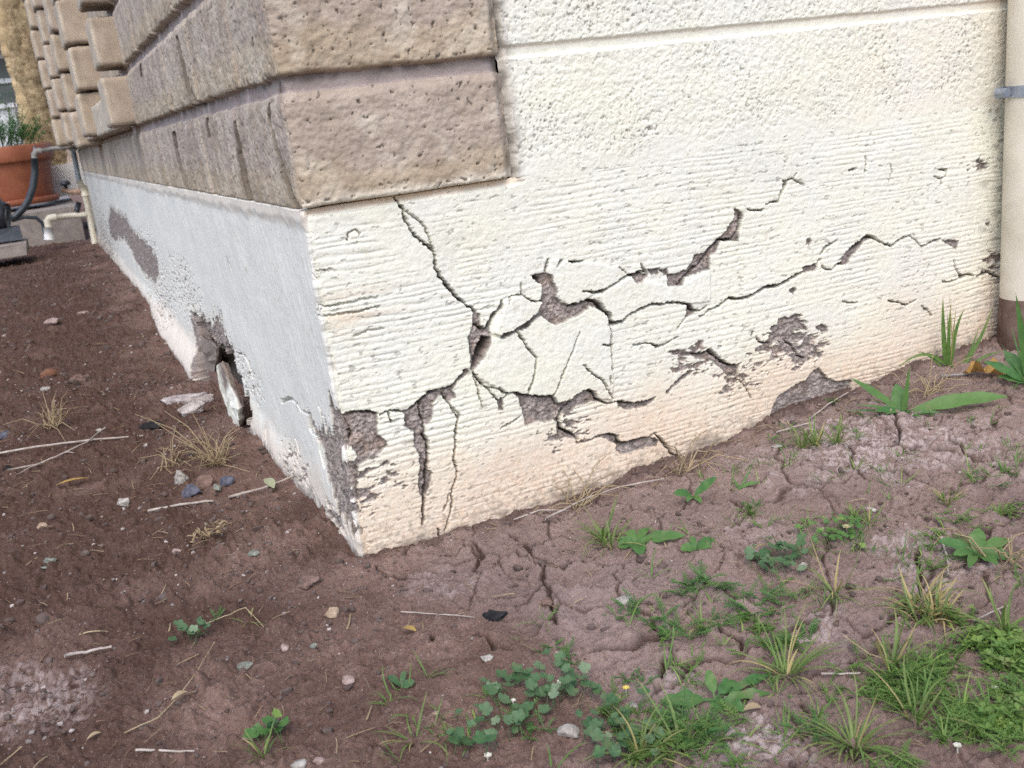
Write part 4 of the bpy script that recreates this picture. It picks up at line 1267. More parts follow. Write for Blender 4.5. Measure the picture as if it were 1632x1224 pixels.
def build_slab(name, mb, label):
    me = bpy.data.meshes.new(name)
    me.from_pydata(mb.v, [], mb.f)
    import bmesh
    bm = bmesh.new(); bm.from_mesh(me); bmesh.ops.recalc_face_normals(bm, faces=bm.faces); bm.to_mesh(me); bm.free()
    a = me.attributes.new("m", 'FLOAT_COLOR', 'POINT')
    c = np.zeros((len(mb.v), 4), np.float32)
    t = np.array(mb.t, np.float32)
    c[:, 0] = t; c[:, 2] = np.clip(t - .5, 0, 1) * 0.95; c[:, 3] = t * 0.2
    a.data.foreach_set("color", c.reshape(-1))
    o = link(name, me, M["stucco"], house)
    o["label"] = label
    md = o.modifiers.new("sub", 'SUBSURF'); md.subdivision_type = 'SIMPLE'; md.levels = md.render_levels = 3
    tx = bpy.data.textures.new(name + "_tex", 'CLOUDS'); tx.noise_scale = 0.018
    dm = o.modifiers.new("dis", 'DISPLACE'); dm.texture = tx; dm.strength = 0.006; dm.mid_level = 0.5
    return o

mb = MB()
prism(mb, l2([(640, 520), (672, 500), (712, 600), (748, 700), (790, 800), (822, 880), (832, 960), (815, 1060), (835, 1190), (775, 1060), (705, 850), (665, 720)]), -0.026, 0.013, 0.003, 3, grey=(1, 2))
build_slab("loose_slab", mb, "long pointed slab of white render leaning out of the wall break")
mb = MB()
prism(mb, l2([(480, 200), (530, 300), (590, 345), (620, 390), (630, 480), (615, 520), (625, 640), (615, 720), (595, 690), (545, 560), (510, 400)]), 0.004, 0.016, 0.004, 5, base=.9, grey=(0, 1, 2, 3))
build_slab("render_chunk", mb, "grey broken chunk of render left of the pointed slab")

# ------------------------------------------------------------------ pipe at the right edge
def downpipe():
    yc = -0.046; r = 0.036
    a = on_plane(1613, 300, 1, yc)
    xc = a[0] + r * 1.02
    root = empty("downpipe", (xc, yc, 0.02))
    tag(root, "cream painted pipe standing against the wall near the right edge", "pipe")
    M["pipe_paint"] = plain_material("pipe_paint", (0.55, 0.50, 0.41), (0.71, 0.66, 0.56), 7, 0.55, 0.4, 0.0006)
    zc = on_plane(1605, 480, 1, yc)[2]
    mb = MB(); mb.lathe([(r * .9, 0.02), (r, zc - .01), (r, zc + .2), (r * 1.0, 1.2), (r, 2.5), (0.001, 2.5)], (0, 0, -0.02), 40)
    mb.build("pipe", M["pipe_paint"], root)
    z1 = zc
    M["clay"] = plain_material("brown_clay", (0.085, 0.052, 0.042), (0.19, 0.135, 0.11), 26, 0.85, 0.2, 0.0015)
    mb = MB(); mb.lathe([(r * 1.06, 0.0), (r * 1.05, z1 * .5), (r * 1.03, z1 - .01), (r * 1.015, z1), (r * .98, z1 + .002)], (0, 0, -0.02), 40)
    o = mb.build("collar", M["clay"], root); o["label"] = "dark brown clay socket at the foot of the pipe"
    M["galv"] = plain_material("galvanised_steel", (0.22, 0.25, 0.30), (0.34, 0.37, 0.42), 60, 0.45, 0.5, 0.0004, 0.5)
    zs = on_plane(1612, 147, 1, yc)[2]
    hw = 0.0085
    mb = MB(); mb.lathe([(r * 1.0, -hw), (r * 1.06, -hw), (r * 1.06, hw), (r * 1.0, hw)], (0, 0, zs - .02), 40)
    mb.box((-r * 0.72, 0.026, zs - .02), (0.042, 0.006, hw * 1.9), rz=0.15)
    st = mb.build("strap", M["galv"], root, smooth=False)
    st["label"] = "blue grey steel strap round the pipe"
    mb = MB(); q = (-r * 1.25, 0.012, zs - .02)
    mb.tube([(q[0], q[1] + .012, q[2]), (q[0], q[1] - .006, q[2])], 0.008, 6)
    mb.build("bolt", M["galv"], st, smooth=False)
downpipe()

# ------------------------------------------------------------------ far left: slab, pot, pipes, pump, pier, house beyond
M["concrete"] = plain_material("old_concrete", (0.23, 0.20, 0.18), (0.33, 0.29, 0.26), 18, 0.9, 0.2, 0.002)
M["terracotta"] = plain_material("terracotta", (0.25, 0.080, 0.042), (0.35, 0.125, 0.065), 9, 0.6, 0.35, 0.0008)
M["potsoil"] = plain_material("potting_soil", (0.05, 0.035, 0.025), (0.09, 0.06, 0.045), 40, 0.95, 0.1, 0.003)
M["grey_pipe"] = plain_material("grey_pipe", (0.16, 0.16, 0.155), (0.27, 0.25, 0.23), 35, 0.55, 0.4, 0.0006)
M["pvc"] = plain_material("weathered_pvc", (0.50, 0.46, 0.36), (0.60, 0.56, 0.46), 22, 0.5, 0.4, 0.0004)
M["white_pvc"] = plain_material("white_pvc", (0.66, 0.66, 0.66), (0.74, 0.74, 0.74), 22, 0.4, 0.5, 0.0002)
M["dark_pipe"] = plain_material("dark_steel_pipe", (0.055, 0.075, 0.085), (0.10, 0.12, 0.13), 30, 0.5, 0.5, 0.0004)
M["hose"] = plain_material("black_hose", (0.018, 0.026, 0.034), (0.035, 0.045, 0.055), 30, 0.4, 0.5, 0.0002)
M["black"] = plain_material("black_plastic", (0.010, 0.012, 0.018), (0.022, 0.026, 0.036), 40, 0.45, 0.5, 0.0004)
M["copper"] = plain_material("old_brass", (0.28, 0.17, 0.11), (0.36, 0.24, 0.17), 40, 0.5, 0.5, 0.0006)

YP = 5.25
A_ = lambda px, py, y=YP: np.array(on_plane(px, py, 1, y))
slab_z = A_(70, 328, 5.75)[2]
mb = MB(); mb.box((-1.62, 7.6, (slab_z - .12) / 2 - .03), (3.1, 3.7, slab_z + .18 - .06), jit=0.01, rng=random.Random(3))
tag(mb.build("porch_slab", M["concrete"], None, (-1.62, 7.6, 0), smooth=False), "low grey concrete slab under the terracotta pot", "slab")

def pot():
    y = 6.35
    top = A_(82, 230, y); bot = A_(76, 322, y)
    cx = A_(4, 270, y)[0]
    z0 = slab_z + 0.034
    H_ = A_(40, 231, y)[2] - z0
    R1 = top[0] - cx; R0 = R1 * 0.80
    c = (cx, y + R1 * 0.2, z0)
    root = empty("flower_pot", c)
    tag(root, "big terracotta pot with a thick rim on the concrete slab", "flower pot")
    mb = MB(); mb.lathe([(0.001, 0), (R0, 0), (R0 * 1.03, .02), (R1 * .93, H_ * .70), (R1 * .93, H_ * .705)], (0, 0, 0), 56); mb.build("pot_body", M["terracotta"], root)
    mb = MB(); mb.lathe([(R1 * .92, H_ * .70), (R1 * .99, H_ * .705), (R1, H_ * .73), (R1 * 1.01, H_ * .97), (R1 * .98, H_), (R1 * .90, H_), (R1 * .88, H_ * .8)], (0, 0, 0), 56); mb.build("rim", M["terracotta"], root)
    mb = MB(); mb.lathe([(R1 * .9, H_ * .9), (R1 * .5, H_ * .93), (0.001, H_ * .94)], (0, 0, 0), 40); mb.build("soil", M["potsoil"], root)
    mb = MB(); mb.lathe([(0.001, -0.03), (R0 * 1.12, -.03), (R0 * 1.2, 0.01), (R0 * 1.1, 0.012), (R0, 0.004)], (0, 0, 0), 48)
    mb.build("saucer", M["terracotta"], root)
    rng = random.Random(9)
    mb = MB()
    tc = np.array([c[0], c[1], z0 + H_ * .93])
    for i in range(150):
        a = rng.uniform(0, 6.283); q = rng.uniform(0, R1 * .85)
        p = tc + np.array([math.cos(a) * q, math.sin(a) * q, 0])
        L = rng.uniform(.12, .30)
        d = np.array([math.cos(a) * rng.uniform(.1, .9), math.sin(a) * rng.uniform(.1, .9), rng.uniform(.5, 1)])
        e = p + nrm(d) * L
        mb.tube([p, (p + e) / 2 + np.array([0, 0, .02]), e], .0018, 4, .1, False)
        for j in range(3, 11):
            t = j / 10
            cc = p * (1 - t) + e * t + np.array([0, 0, .04 * 2 * t * (1 - t)])
            for sg in range(3):
                w = rng.uniform(0, 6.283)
                ribbon(mb, cc, cc + np.array([math.cos(w), math.sin(w), rng.uniform(.1, .8)]) * rng.uniform(.02, .045), .006, (0, 0, .003), oval_prof, 3, .2, rng.uniform(0, .3))
    tag(mb.build("feathery_plant", M["weed"], None, tc), "feathery green plant growing in the terracotta pot", "plant")
pot()

def riser():
    b = A_(150, 384)
    root = empty("water_riser", b)
    tag(root, "upright water pipe with a tap and a side arm at the wall end", "pipe")
    o = b
    def tb(name, pts, r, mat, parent=root, n=14):
        mb = MB(); mb.tube([np.asarray(p) - o for p in pts], r, n); return mb.build(name, mat, parent)
    tb("lower_pipe", [A_(151, 388), A_(143, 345), A_(134, 305), A_(126, 288)], 0.017, M["pvc"])
    up = tb("upper_pipe", [A_(127, 292), A_(119, 252), A_(112, 215), A_(104, 180)], 0.0145, M["dark_pipe"])
    tb("coupling", [A_(136, 312), A_(131, 296)], 0.0225, M["pvc"])
    tb("tee_joint", [A_(122, 240), A_(108, 233), A_(98, 236)], 0.018, M["grey_pipe"])
    tb("side_arm", [A_(110, 234), A_(84, 237), A_(62, 241)], 0.0125, M["grey_pipe"])
    e = tb("elbow", [A_(66, 240), A_(58, 241), A_(55, 246), A_(55, 256)], [0.017, 0.018, 0.018, 0.0165], M["grey_pipe"])
    tb("clip", [A_(55, 232), A_(55, 240)], 0.006, M["galv"], e)
    t = tb("tap", [A_(128, 305), A_(112, 306), A_(98, 302)], [.018, .015, .012], M["copper"])
    mb = MB(); hc = A_(104, 294) - o
    mb.lathe([(0.001, .02), (.02, .02), (.03, .012), (.03, -.004), (.012, -.006), (.008, -.03)], hc, 14); mb.build("handle", M["black"], t)
    tb("bracket", [A_(126, 322), A_(122, 338)], 0.016, M["black"])
    pts = [A_(55, 252), A_(56, 275), A_(53, 298), A_(47, 316), A_(38, 332), A_(26, 344), A_(18, 349)]
    mb = MB(); mb.tube(pts, 0.0195, 14)
    tag(mb.build("drain_hose", M["hose"], None, pts[0]), "thick black hose curving down from the grey elbow to the pump", "hose")
    q = [A_(18, 352), A_(38, 346), A_(58, 347), A_(68, 356), A_(72, 372)]
    mb = MB(); mb.tube(q, 0.011, 10)
    tag(mb.build("thin_hose", M["hose"], None, q[0]), "thin black tube looping over the soil behind the white pipe", "hose")
    p = A_(77, 380)
    r2 = empty("waste_pipe", p)
    tag(r2, "low beige pipe with an elbow turning down into a white stub", "pipe")
    def t2(name, pts, r, mat):
        mb = MB(); mb.tube([np.asarray(a) - p for a in pts], r, 14); return mb.build(name, mat, r2)
    t2("horizontal_pipe", [A_(138, 342), A_(108, 344), A_(84, 347)], 0.016, M["pvc"])
    t2("elbow", [A_(90, 346), A_(79, 348), A_(76, 352), A_(77, 363)], [.021, .022, .022, .021], M["pvc"])
    t2("stub", [A_(77, 362), A_(78, 382)], 0.026, M["white_pvc"])
riser()

def pump():
    y = 4.75
    c = A_(-6, 383, y); c[2] = gz(c[0], c[1]) if False else A_(10, 383, y)[2]
    root = empty("pump", c)
    tag(root, "black ribbed pump housing at the end of the hose", "pump")
    k = 0.0
    mb = MB()
    ax0 = np.array([-.10, .02, .155]); ax1 = np.array([.085, -.01, .115])
    pts = [ax0 + (ax1 - ax0) * t for t in np.linspace(0, 1, 24)]
    rr = [0.095 + (0.008 if i % 3 == 0 else 0.0) - 0.03 * max(0, (i - 18) / 5.0) for i in range(24)]
    mb.tube(pts, rr, 28); mb.build("motor", M["black"], root)
    mb = MB(); mb.box((-.0, 0, .035), (.25, .16, .062), jit=.006, rng=random.Random(1)); mb.build("base", plain_material("pump_base", (.05, .06, .075), (.09, .10, .12), 30, .6), root, smooth=False)
    mb = MB(); mb.tube([(.055, -.01, .12), (.08, -.012, .16), (.082, -.012, .19)], [.04, .032, .026], 14); mb.build("outlet", M["black"], root)
    mb = MB(); mb.tube([(-.02, -.085, .17), (.03, -.09, .18)], .012, 8); mb.build("handle", M["galv"], root)
    mb = MB(); g = A_(8, 396, 4.5); mb.box((g[0] - .16, 4.72, g[2] - .02), (.52, .40, .06), jit=.01, rng=random.Random(2))
    tag(mb.build("paving_stone", M["concrete"], None, (g[0] - .16, 4.72, g[2] - .02), smooth=False), "flat grey paving stone under the black pump", "paving stone")
pump()

def pier():
    y = 6.7
    xl = A_(58, 245, y)[0]; xr = A_(128, 250, y)[0]
    zb = slab_z + .01
    z_white = A_(95, 262, y)[2]
    root = empty("stone_pier", ((xl + xr) / 2, y, zb))
    tag(root, "tall rough brown pier with a white painted foot behind the pipes", "pier")
    M["brownstone"] = plain_material("brown_rough_stone", (0.20, 0.14, 0.08), (0.46, 0.36, 0.22), 34, .9, .2, .006)
    M["paleedge"] = plain_material("pale_block_edge", (0.46, 0.37, 0.30), (0.60, 0.52, 0.44), 22, .9, .2, .004)
    M["white_base"] = plain_material("white_paint", (0.78, 0.78, 0.76), (0.82, 0.82, 0.80), 10, .8, .2, .001)
    mb = MB(); mb.box(((xr - xl) * .12, .25, (z_white - zb) / 2), (xr - xl + .10, .5, z_white - zb), jit=.004, rng=random.Random(4))
    mb.build("painted_foot", M["white_base"], root, smooth=False)
    z0 = z_white - zb
    rngp = random.Random(6)
    M["sunedge"] = plain_material("sunlit_edge", (0.42, 0.31, 0.17), (0.54, 0.42, 0.26), 22, .9, .2, .004)  # sunlight on the pier's left edge put into an ochre colour
    for nm, fx, r0, mt, per, n in (("sunlit_strand", .02, .055, M["sunedge"], .11, 1), ("brown_strand", .17, .065, M["brownstone"], .21, 2), ("brown_strand", .36, .075, M["brownstone"], .17, 3), ("brown_strand", .55, .065, M["brownstone"], .24, 4), ("pale_strand", .74, .06, M["paleedge"], .145, 5), ("pale_strand", .93, .06, M["paleedge"], .16, 6)):
        mb = MB(); zz = np.arange(z0 - .02, 2.1, .012)
        pts = [((fx - .5) * (xr - xl) + .010 * math.sin(z * 9 + n) + rngp.uniform(-.003, .003), .10 + .012 * math.sin(z * 7 + n * 2), z) for z in zz]
        rr = [r0 * (0.97 + .13 * abs(math.sin(math.pi * (z + n * .03) / per)) + rngp.uniform(-.02, .02)) for z in zz]
        mb.tube(pts, rr, 18); mb.build(nm, mt, root)
pier()

def neighbour():
    y = 17.0
    xl = A_(-260, 200, y)[0]; xr = A_(64, 200, y)[0]
    zt = A_(30, 74, y)[2]; zb = -.05
    root = empty("neighbour_house", ((xl + xr) / 2, y, 0))
    tag(root, "white house with a pale blue roof edge beyond the pot", "house")
    W_ = xr - xl
    M["white_wall"] = plain_material("white_house_wall", (.72, .72, .70), (.78, .78, .76), 3, .85)
    M["blue_fascia"] = plain_material("blue_grey_fascia", (.36, .43, .52), (.44, .51, .60), 4, .6)
    M["opening_shade"] = plain_material("shaded_opening", (.10, .11, .10), (.17, .18, .16), 3, .4)  # dark panel colour standing for the shade inside the openings
    mb = MB(); mb.box((0, 2.5, zt / 2), (W_, 5, zt)); mb.build("wall", M["white_wall"], root, smooth=False)
    mb = MB(); h = A_(30, 52, y)[2] - zt
    mb.box((0.05, 2.3, zt + h / 2), (W_ + .5, 6.0, h)); mb.box((0, 2.5, zt + h + .35), (W_ * .8, 4.2, .7), jit=.2, rng=random.Random(8))
    mb.build("roof", M["blue_fascia"], root, smooth=False)
    for i, (a, b, t, u) in enumerate(((-22, 26, 88, 172), (-120, -50, 88, 172))):
        p0 = A_(a, u, y); p1 = A_(b, t, y)
        mb = MB(); mb.box(((p0[0] + p1[0]) / 2 - (xl + xr) / 2, -.012, (p0[2] + p1[2]) / 2), (p1[0] - p0[0], .03, p1[2] - p0[2]))
        w = mb.build("window", M["opening_shade"], root, smooth=False)
        mb = MB(); c = ((p0[0] + p1[0]) / 2 - (xl + xr) / 2); hh = p1[2] - p0[2]; ww = p1[0] - p0[0]
        mb.box((c, -.05, (p0[2] + p1[2]) / 2), (ww, .05, .07)); mb.box((c, -.05, p0[2]), (ww + .1, .06, .07)); mb.box((c, -.05, p1[2]), (ww + .1, .06, .07))
        mb.build("frame", M["white_wall"], w, smooth=False)
    rng = random.Random(21)
    def bush(name, px, py, y, r, h, n, mat, label, cat, trunk):
        g = A_(px, py, y); c = np.array([g[0], y, g[2]])
        root = empty(name, (c[0], c[1], 0)); tag(root, label, cat)
        mb = MB()
        for i in range(n):
            d = nrm(np.array([rng.gauss(0, 1), rng.gauss(0, 1), rng.gauss(0, 1)])) * rng.uniform(.35, 1) ** .6
            p = np.array([d[0] * r, d[1] * r, c[2] + d[2] * h])
            q = nrm(np.array([rng.gauss(0, 1), rng.gauss(0, 1), rng.gauss(0, .6)]))
            L = r * rng.uniform(.10, .2)
            ribbon(mb, p, p + q * L, L * .45, (0, 0, .1 * L), oval_prof, 3, .2, rng.uniform(0, .4))
        mb.build("crown", mat, root)
        mb = MB(); mb.tube([(0, 0, 0), (.02 * r, .02 * r, c[2] * .5), (-.02 * r, 0, c[2])], [trunk, trunk * .8, trunk * .5], 8)
        for k in range(4):
            mb.tube([(0, 0, c[2] * .7), (math.cos(k * 1.6) * r * .5, math.sin(k * 1.6) * r * .5, c[2] + h * .3)], [trunk * .5, trunk * .2], 6)
        mb.build("trunk", M["twig"], root)
    bush("shade_tree", -26, 30, 22.0, 1.1, .85, 900, M["grass"], "pale green tree rising behind the white house roof", "tree", .1)
    bush("dark_shrub", 26, 178, 9.5, .17, .34, 500, M["mallow"], "narrow dark green shrub standing behind the feathery potted plant", "shrub", .02)
neighbour()

# ------------------------------------------------------------------ stones and fallen pieces
stone("fallen_render", 297, 632, 88, 32, S["render"], "long pale piece of fallen render by the wall break", "rubble", rot=0.1, seed=21, rough=.10, n=14, flat=.42)
stone("fallen_render", 302, 648, 52, 26, S["render"], "shorter pale piece of fallen render with a brown stain, touching the long one", "rubble", rot=0.55, seed=22, rough=.12, n=14, flat=.5)
stone("pebble", 296, 659, 11, 9, S["tan"], "tiny orange pebble below the two fallen render pieces", seed=23)
stone("stone", 291, 754, 24, 30, S["white"], "white crumbly stone beside the dry grass tuft", seed=24, rough=.2)
stone("stone", 326, 760, 32, 26, S["brown"], "brown round stone at the foot of the dry grass tuft", seed=25)
stone("stone", 306, 779, 36, 26, S["blue"], "dark slate blue stone in the little heap below the dry grass", seed=26)
stone("stone", 346, 775, 24, 15, S["green"], "grey green pebble right of the slate blue stone", seed=27)
stone("stone", 362, 766, 28, 18, S["blue"], "dark flat stone furthest right in the little heap", seed=28)
stone("stone", 196, 796, 22, 18, S["white"], "white pitted stone left of the broken grey stick", seed=29, rough=.15)
stone("stone", 68, 837, 18, 14, S["tan"], "pale tan pebble among small grit at the left side", seed=30)
stone("stone", 78, 891, 24, 12, S["green"], "flat green stone at the left above the bare patch", seed=31)
stone("stone", 72, 903, 14, 9, S["green"], "small green chip touching the flat green stone", seed=32)
stone("stone", 402, 880, 26, 9, S["green"], "thin flat green stone between the dry flower head and the corner", seed=33)
stone("stone", 282, 877, 16, 12, S["pink"], "small pink stone below the dry flower head", seed=34)
stone("stone", 494, 924, 42, 20, S["brown"], "reddish brown clod left of the tan round stone", seed=36, rough=.15)
stone("stone", 460, 846, 16, 14, S["pink"], "pale pink pebble left of the foundation foot", seed=37)
stone("stone", 530, 973, 26, 18, S["tan"], "round tan stone alone on the bare soil below the corner", seed=38)
stone("stone", 453, 1029, 20, 14, S["pink"], "pinkish pebble between the two green chips", seed=39)
stone("stone", 391, 1057, 27, 17, S["green"], "rounded grey green stone near the dry bent stem", seed=40)
stone("stone", 499, 1027, 15, 10, S["green"], "small pale green chip right of the pinkish pebble", seed=41)
stone("stone", 555, 1080, 22, 16, S["pink"], "angular pink chip alone in the soil below the tan stone", seed=42)
stone("stone", 400, 1172, 32, 17, S["pink"], "pink stone above the sprouting grass at the bottom", seed=43)
stone("stone", 477, 1214, 26, 18, S["white"], "whitish stone cut by the bottom edge of the photo", seed=44)
stone("stone", 509, 1212, 20, 15, S["pink"], "pale pink stone next to the whitish stone at the bottom edge", seed=45)
stone("charred_lump", 791, 975, 40, 25, S["black"], "black charred lump lying in the cracked soil", "lump", seed=46, rough=.25, n=12)
stone("stone", 908, 1160, 40, 26, S["white"], "large cream white stone among the dark green mallow leaves", seed=47)
stone("stone", 1009, 1120, 26, 20, S["white"], "white and pink stone right of the mallow patch", seed=48, rough=.15)
stone("stone", 982, 1109, 18, 12, S["tan"], "smooth orange tan pebble left of the white and pink stone", seed=49)
stone("stone", 888, 1040, 13, 11, S["pink"], "small pale pink pebble above the mallow patch", seed=50)
stone("stone", 696, 1133, 14, 9, S["tan"], "little golden pebble left of the mallow patch", seed=51)
stone("stone", 776, 1046, 20, 9, S["white"], "small white flake in the soil above the mallow patch", seed=52, rough=.2)
stone("stone", 995, 960, 34, 13, S["white"], "long whitish chip beside the feathery weeds", seed=53)
stone("stone", 868, 958, 26, 18, S["soil"], "rounded clod of soil wedged in the wide ground crack", seed=54, rough=.12)
stone("stone", 1386, 810, 24, 14, S["white"], "white chip on top of the grass clump below the salty crust", seed=55)
stone("clod", 78, 591, 30, 22, S["red"], "rust red clod of soil at the left", "clod", seed=56, rough=.15)
stone("clod", 124, 600, 28, 22, S["brown"], "dull brown clod right of the rust red one", "clod", seed=57, rough=.15)
stone("stone", 84, 510, 26, 14, S["pink"], "greyish block of stone in the dark soil at the left", seed=58)
stone("stone", 133, 499, 24, 10, S["pink"], "flat pale splinter of stone right of the greyish block", seed=59)
stone("stone", 8, 692, 30, 24, S["blue"], "purplish stone at the left edge", seed=60)
stone("clod", 14, 745, 24, 15, S["black"], "black clod at the left edge below the long stick", "clod", seed=61, rough=.2)
stone("clod", 240, 674, 34, 16, S["black"], "dark hollow clod near the fallen render", "clod", seed=62, rough=.2)
stone("stone", 158, 684, 12, 8, S["white"], "tiny white pebble under the dry grass at the left", seed=63)
stone("stone", 72, 619, 18, 9, S["white"], "bright white flake below the rust red clod", seed=64, rough=.2)
stone("stone", 1238, 718, 18, 7, S["white"], "pale flat chip beside the wall-side grass clump", seed=65)

# ------------------------------------------------------------------ sticks, stems, fallen leaves
twig("stick", [(-10, 731), (60, 722), (150, 708), (230, 697)], 2.0, M["twig"], "long straight grey stick lying at the left", arch=.004)
twig("stick", [(15, 760), (60, 744), (90, 733), (140, 712), (170, 690)], 1.6, M["twig"], "grey forked stick crossing under the long straight one", arch=.003, forks=((6, 22, 766), (9, 118, 722)))
twig("stick", [(238, 819), (290, 808), (342, 801)], 2.4, M["twig"], "thick broken grey stick, left half")
twig("stick", [(365, 798), (420, 786), (477, 766)], 2.4, M["twig"], "broken grey stick running to the foot of the wall", arch=.003)
twig("stick", [(104, 1051), (140, 1045), (180, 1037)], 2.8, M["twig"], "short thick brown grey stick on the bare soil")
twig("stick", [(217, 1202), (262, 1203), (310, 1204)], 2.2, M["twig"], "short white stick near the bottom edge")
twig("straw_piece", [(200, 1175), (255, 1155), (290, 1123), (318, 1080), (343, 1026)], 1.1, M["straw"], "long bent straw stem curving up through a dry leaf", "straw", arch=.006)
twig("straw_piece", [(1345, 1032), (1385, 1058), (1425, 1077)], 1.2, M["straw"], "yellow stem leaning on the upright grass tuft", "straw", lift=.012)
twig("stick", [(870, 832), (925, 806), (990, 785), (1060, 768)], 1.8, M["twig"], "grey green stalk lying along the foot of the wall", arch=.004)
twig("stick", [(820, 832), (860, 822), (905, 818)], 1.3, M["twig"], "thin pale stalk at the near end of the wall foot")
twig("stick", [(1290, 672), (1320, 652), (1350, 630)], 1.4, M["twig"], "brown twig leaning at the bare patch of the wall foot")
twig("stick", [(1238, 692), (1270, 686), (1292, 679)], 1.6, M["twig"], "short pale stick behind the wall-side grass clump")
twig("stick", [(1500, 862), (1508, 890), (1513, 920)], 2.0, M["twig"], "pale stick beside the broad leaved rosette at the right")
twig("stick", [(1310, 1078), (1340, 1080), (1372, 1077)], 1.8, M["twig"], "pale flat stalk right of the spreading grass tuft")
twig("stick", [(1552, 996), (1590, 975), (1612, 968)], 1.4, M["twig"], "thin forked twig at the right edge above the clover", forks=((4, 1610, 1020),))
twig("stick", [(1500, 606), (1530, 603), (1562, 598)], 2.6, M["grey_pipe"], "bluish grey stub lying beside the curled brown leaf")
twig("straw_piece", [(330, 1000), (370, 990), (395, 985), (420, 1000)], 1.0, M["straw"], "thin hooked straw beside the small dark seedling", "straw", arch=.006)
twig("straw_piece", [(128, 1016), (158, 1004), (172, 1012)], 1.3, M["straw"], "small bent straw on the bare soil at the left", "straw", arch=.005)
twig("straw_piece", [(640, 980), (690, 983), (735, 985), (760, 990)], 1.0, M["twig"], "thin root running to the black charred lump", "straw")

def fallen(name, p0, p1, w_px, mat, label, prof=oval_prof, sag=.004, tint=0.0, fold=.35, wav=0.0, lift=.003, dz=0.0):
    a = G(*p0); b = G(*p1)
    k = depth_of(a) / F_PX
    mb = MB()
    z = np.array([0, 0, lift])
    ribbon(mb, a + z, b + z + np.array([0, 0, dz]), w_px * k, (0, 0, sag), prof, 12, fold, tint, wav=wav)
    return tag(mb.build(name, mat, None, a), label, "leaf")
fallen("fallen_leaf", (92, 782), (144, 766), 11, M["dryleaf"], "slender golden yellow leaf on the soil at the left", tint=1.0)
fallen("fallen_leaf", (424, 768), (438, 786), 16, M["paleleaf"], "small round pale green leaf resting on the broken stick", lift=.008)
fallen("fallen_leaf", (276, 1130), (302, 1116), 13, M["straw"], "pale dry leaf hanging on the long bent straw stem", lift=.009)
fallen("fallen_leaf", (138, 1186), (162, 1172), 10, M["straw"], "pale dry leaf on the soil near the bottom at the left", tint=.2)
fallen("fallen_leaf", (1184, 1138), (1214, 1134), 16, M["straw"], "dry tan leaf on the pale crust beside the dandelion rosette", tint=.3)
fallen("curled_leaf", (1530, 600), (1608, 606), 26, M["dryleaf"], "curled orange brown dead leaf by the pipe at the right", sag=.018, fold=.9, wav=.9, tint=.35)
fallen("fallen_leaf", (640, 1006), (664, 1012), 12, M["dryleaf"], "little mustard coloured leaf on the cracked soil", tint=1.0)
fallen("fallen_leaf", (1276, 918), (1290, 905), 12, M["twig"], "brown ribbed seed husk beside the silvery clover", sag=.008, fold=.8)

def dry_flower():
    g = G(322, 862); mb = MB(); rng = random.Random(4)
    for i in range(70):
        t = rng.random()
        p = V(305 + 50 * t, 872 - 34 * t, g) + np.array([rng.uniform(-.008, .008), rng.uniform(-.012, .012), rng.uniform(-.004, .008)])
        p[2] = max(p[2], g[2] + .003)
        d = nrm(np.array([rng.gauss(0, 1), rng.gauss(0, 1), rng.gauss(.3, .7)])) * rng.uniform(.006, .012)
        ribbon(mb, p, p + d, .004, (0, 0, .001), oval_prof, 3, .4, rng.uniform(0, 1))
    tag(mb.build("dry_flower_head", M["straw"], None, g), "crumpled dry flower head on the soil left of the corner", "flower head")
dry_flower()

# ------------------------------------------------------------------ weeds and grass, each plant a thing
def plant(name, root_px, fn, mat, label, cat, group=None):
    g = G(*root_px)
    mb = MB()
    fn(mb, g)
    return tag(mb.build(name, mat, None, g), label, cat, group)

def leaves(specs, prof=toothed_prof, wav=.15):
    def fn(mb, g):
        for sp in specs:
            (tx, ty, w), dd = sp[:3], (sp[3] if len(sp) > 3 else 0.0)
            up_ = sp[4] if len(sp) > 4 else .006
            p = V(tx, ty, g, dd)
            p[2] = max(p[2], gz(p[0], p[1]) + .003)
            pr = sp[5] if len(sp) > 5 else prof
            ribbon(mb, g + np.array([0, 0, .001]), p, w, (0, 0, up_), pr, 14, .22, RNG.uniform(0, .3), wav=wav, up=(CAM - g) * np.array([.35, .35, .6]) + np.array([0, 0, .3]))
    return fn

def wall_weed(mb, g):
    leaves([(1605, 632, .024, -.02, .012), (1450, 582, .0075, .0, .0, blade_prof), (1358, 604, .012, .01, .004), (1395, 655, .013, -.01), (1500, 676, .009, -.02, .003, blade_prof), (1470, 690, .007, -.03, .002, blade_prof), (1428, 612, .022, .02, .0, oval_prof), (1362, 645, .005, .0, .006, blade_prof), (1345, 655, .004, .01, .005, blade_prof), (1412, 680, .006, -.02)])(mb, g)
    tuft(mb, g, 8, .05, .004, random.Random(31), (-.2, -.3, 0), 1.0, .05)
plant("broadleaf_weed", (1440, 660), wall_weed, M["weed"], "broad leaved weed by the wall with one very long toothed leaf", "weed")

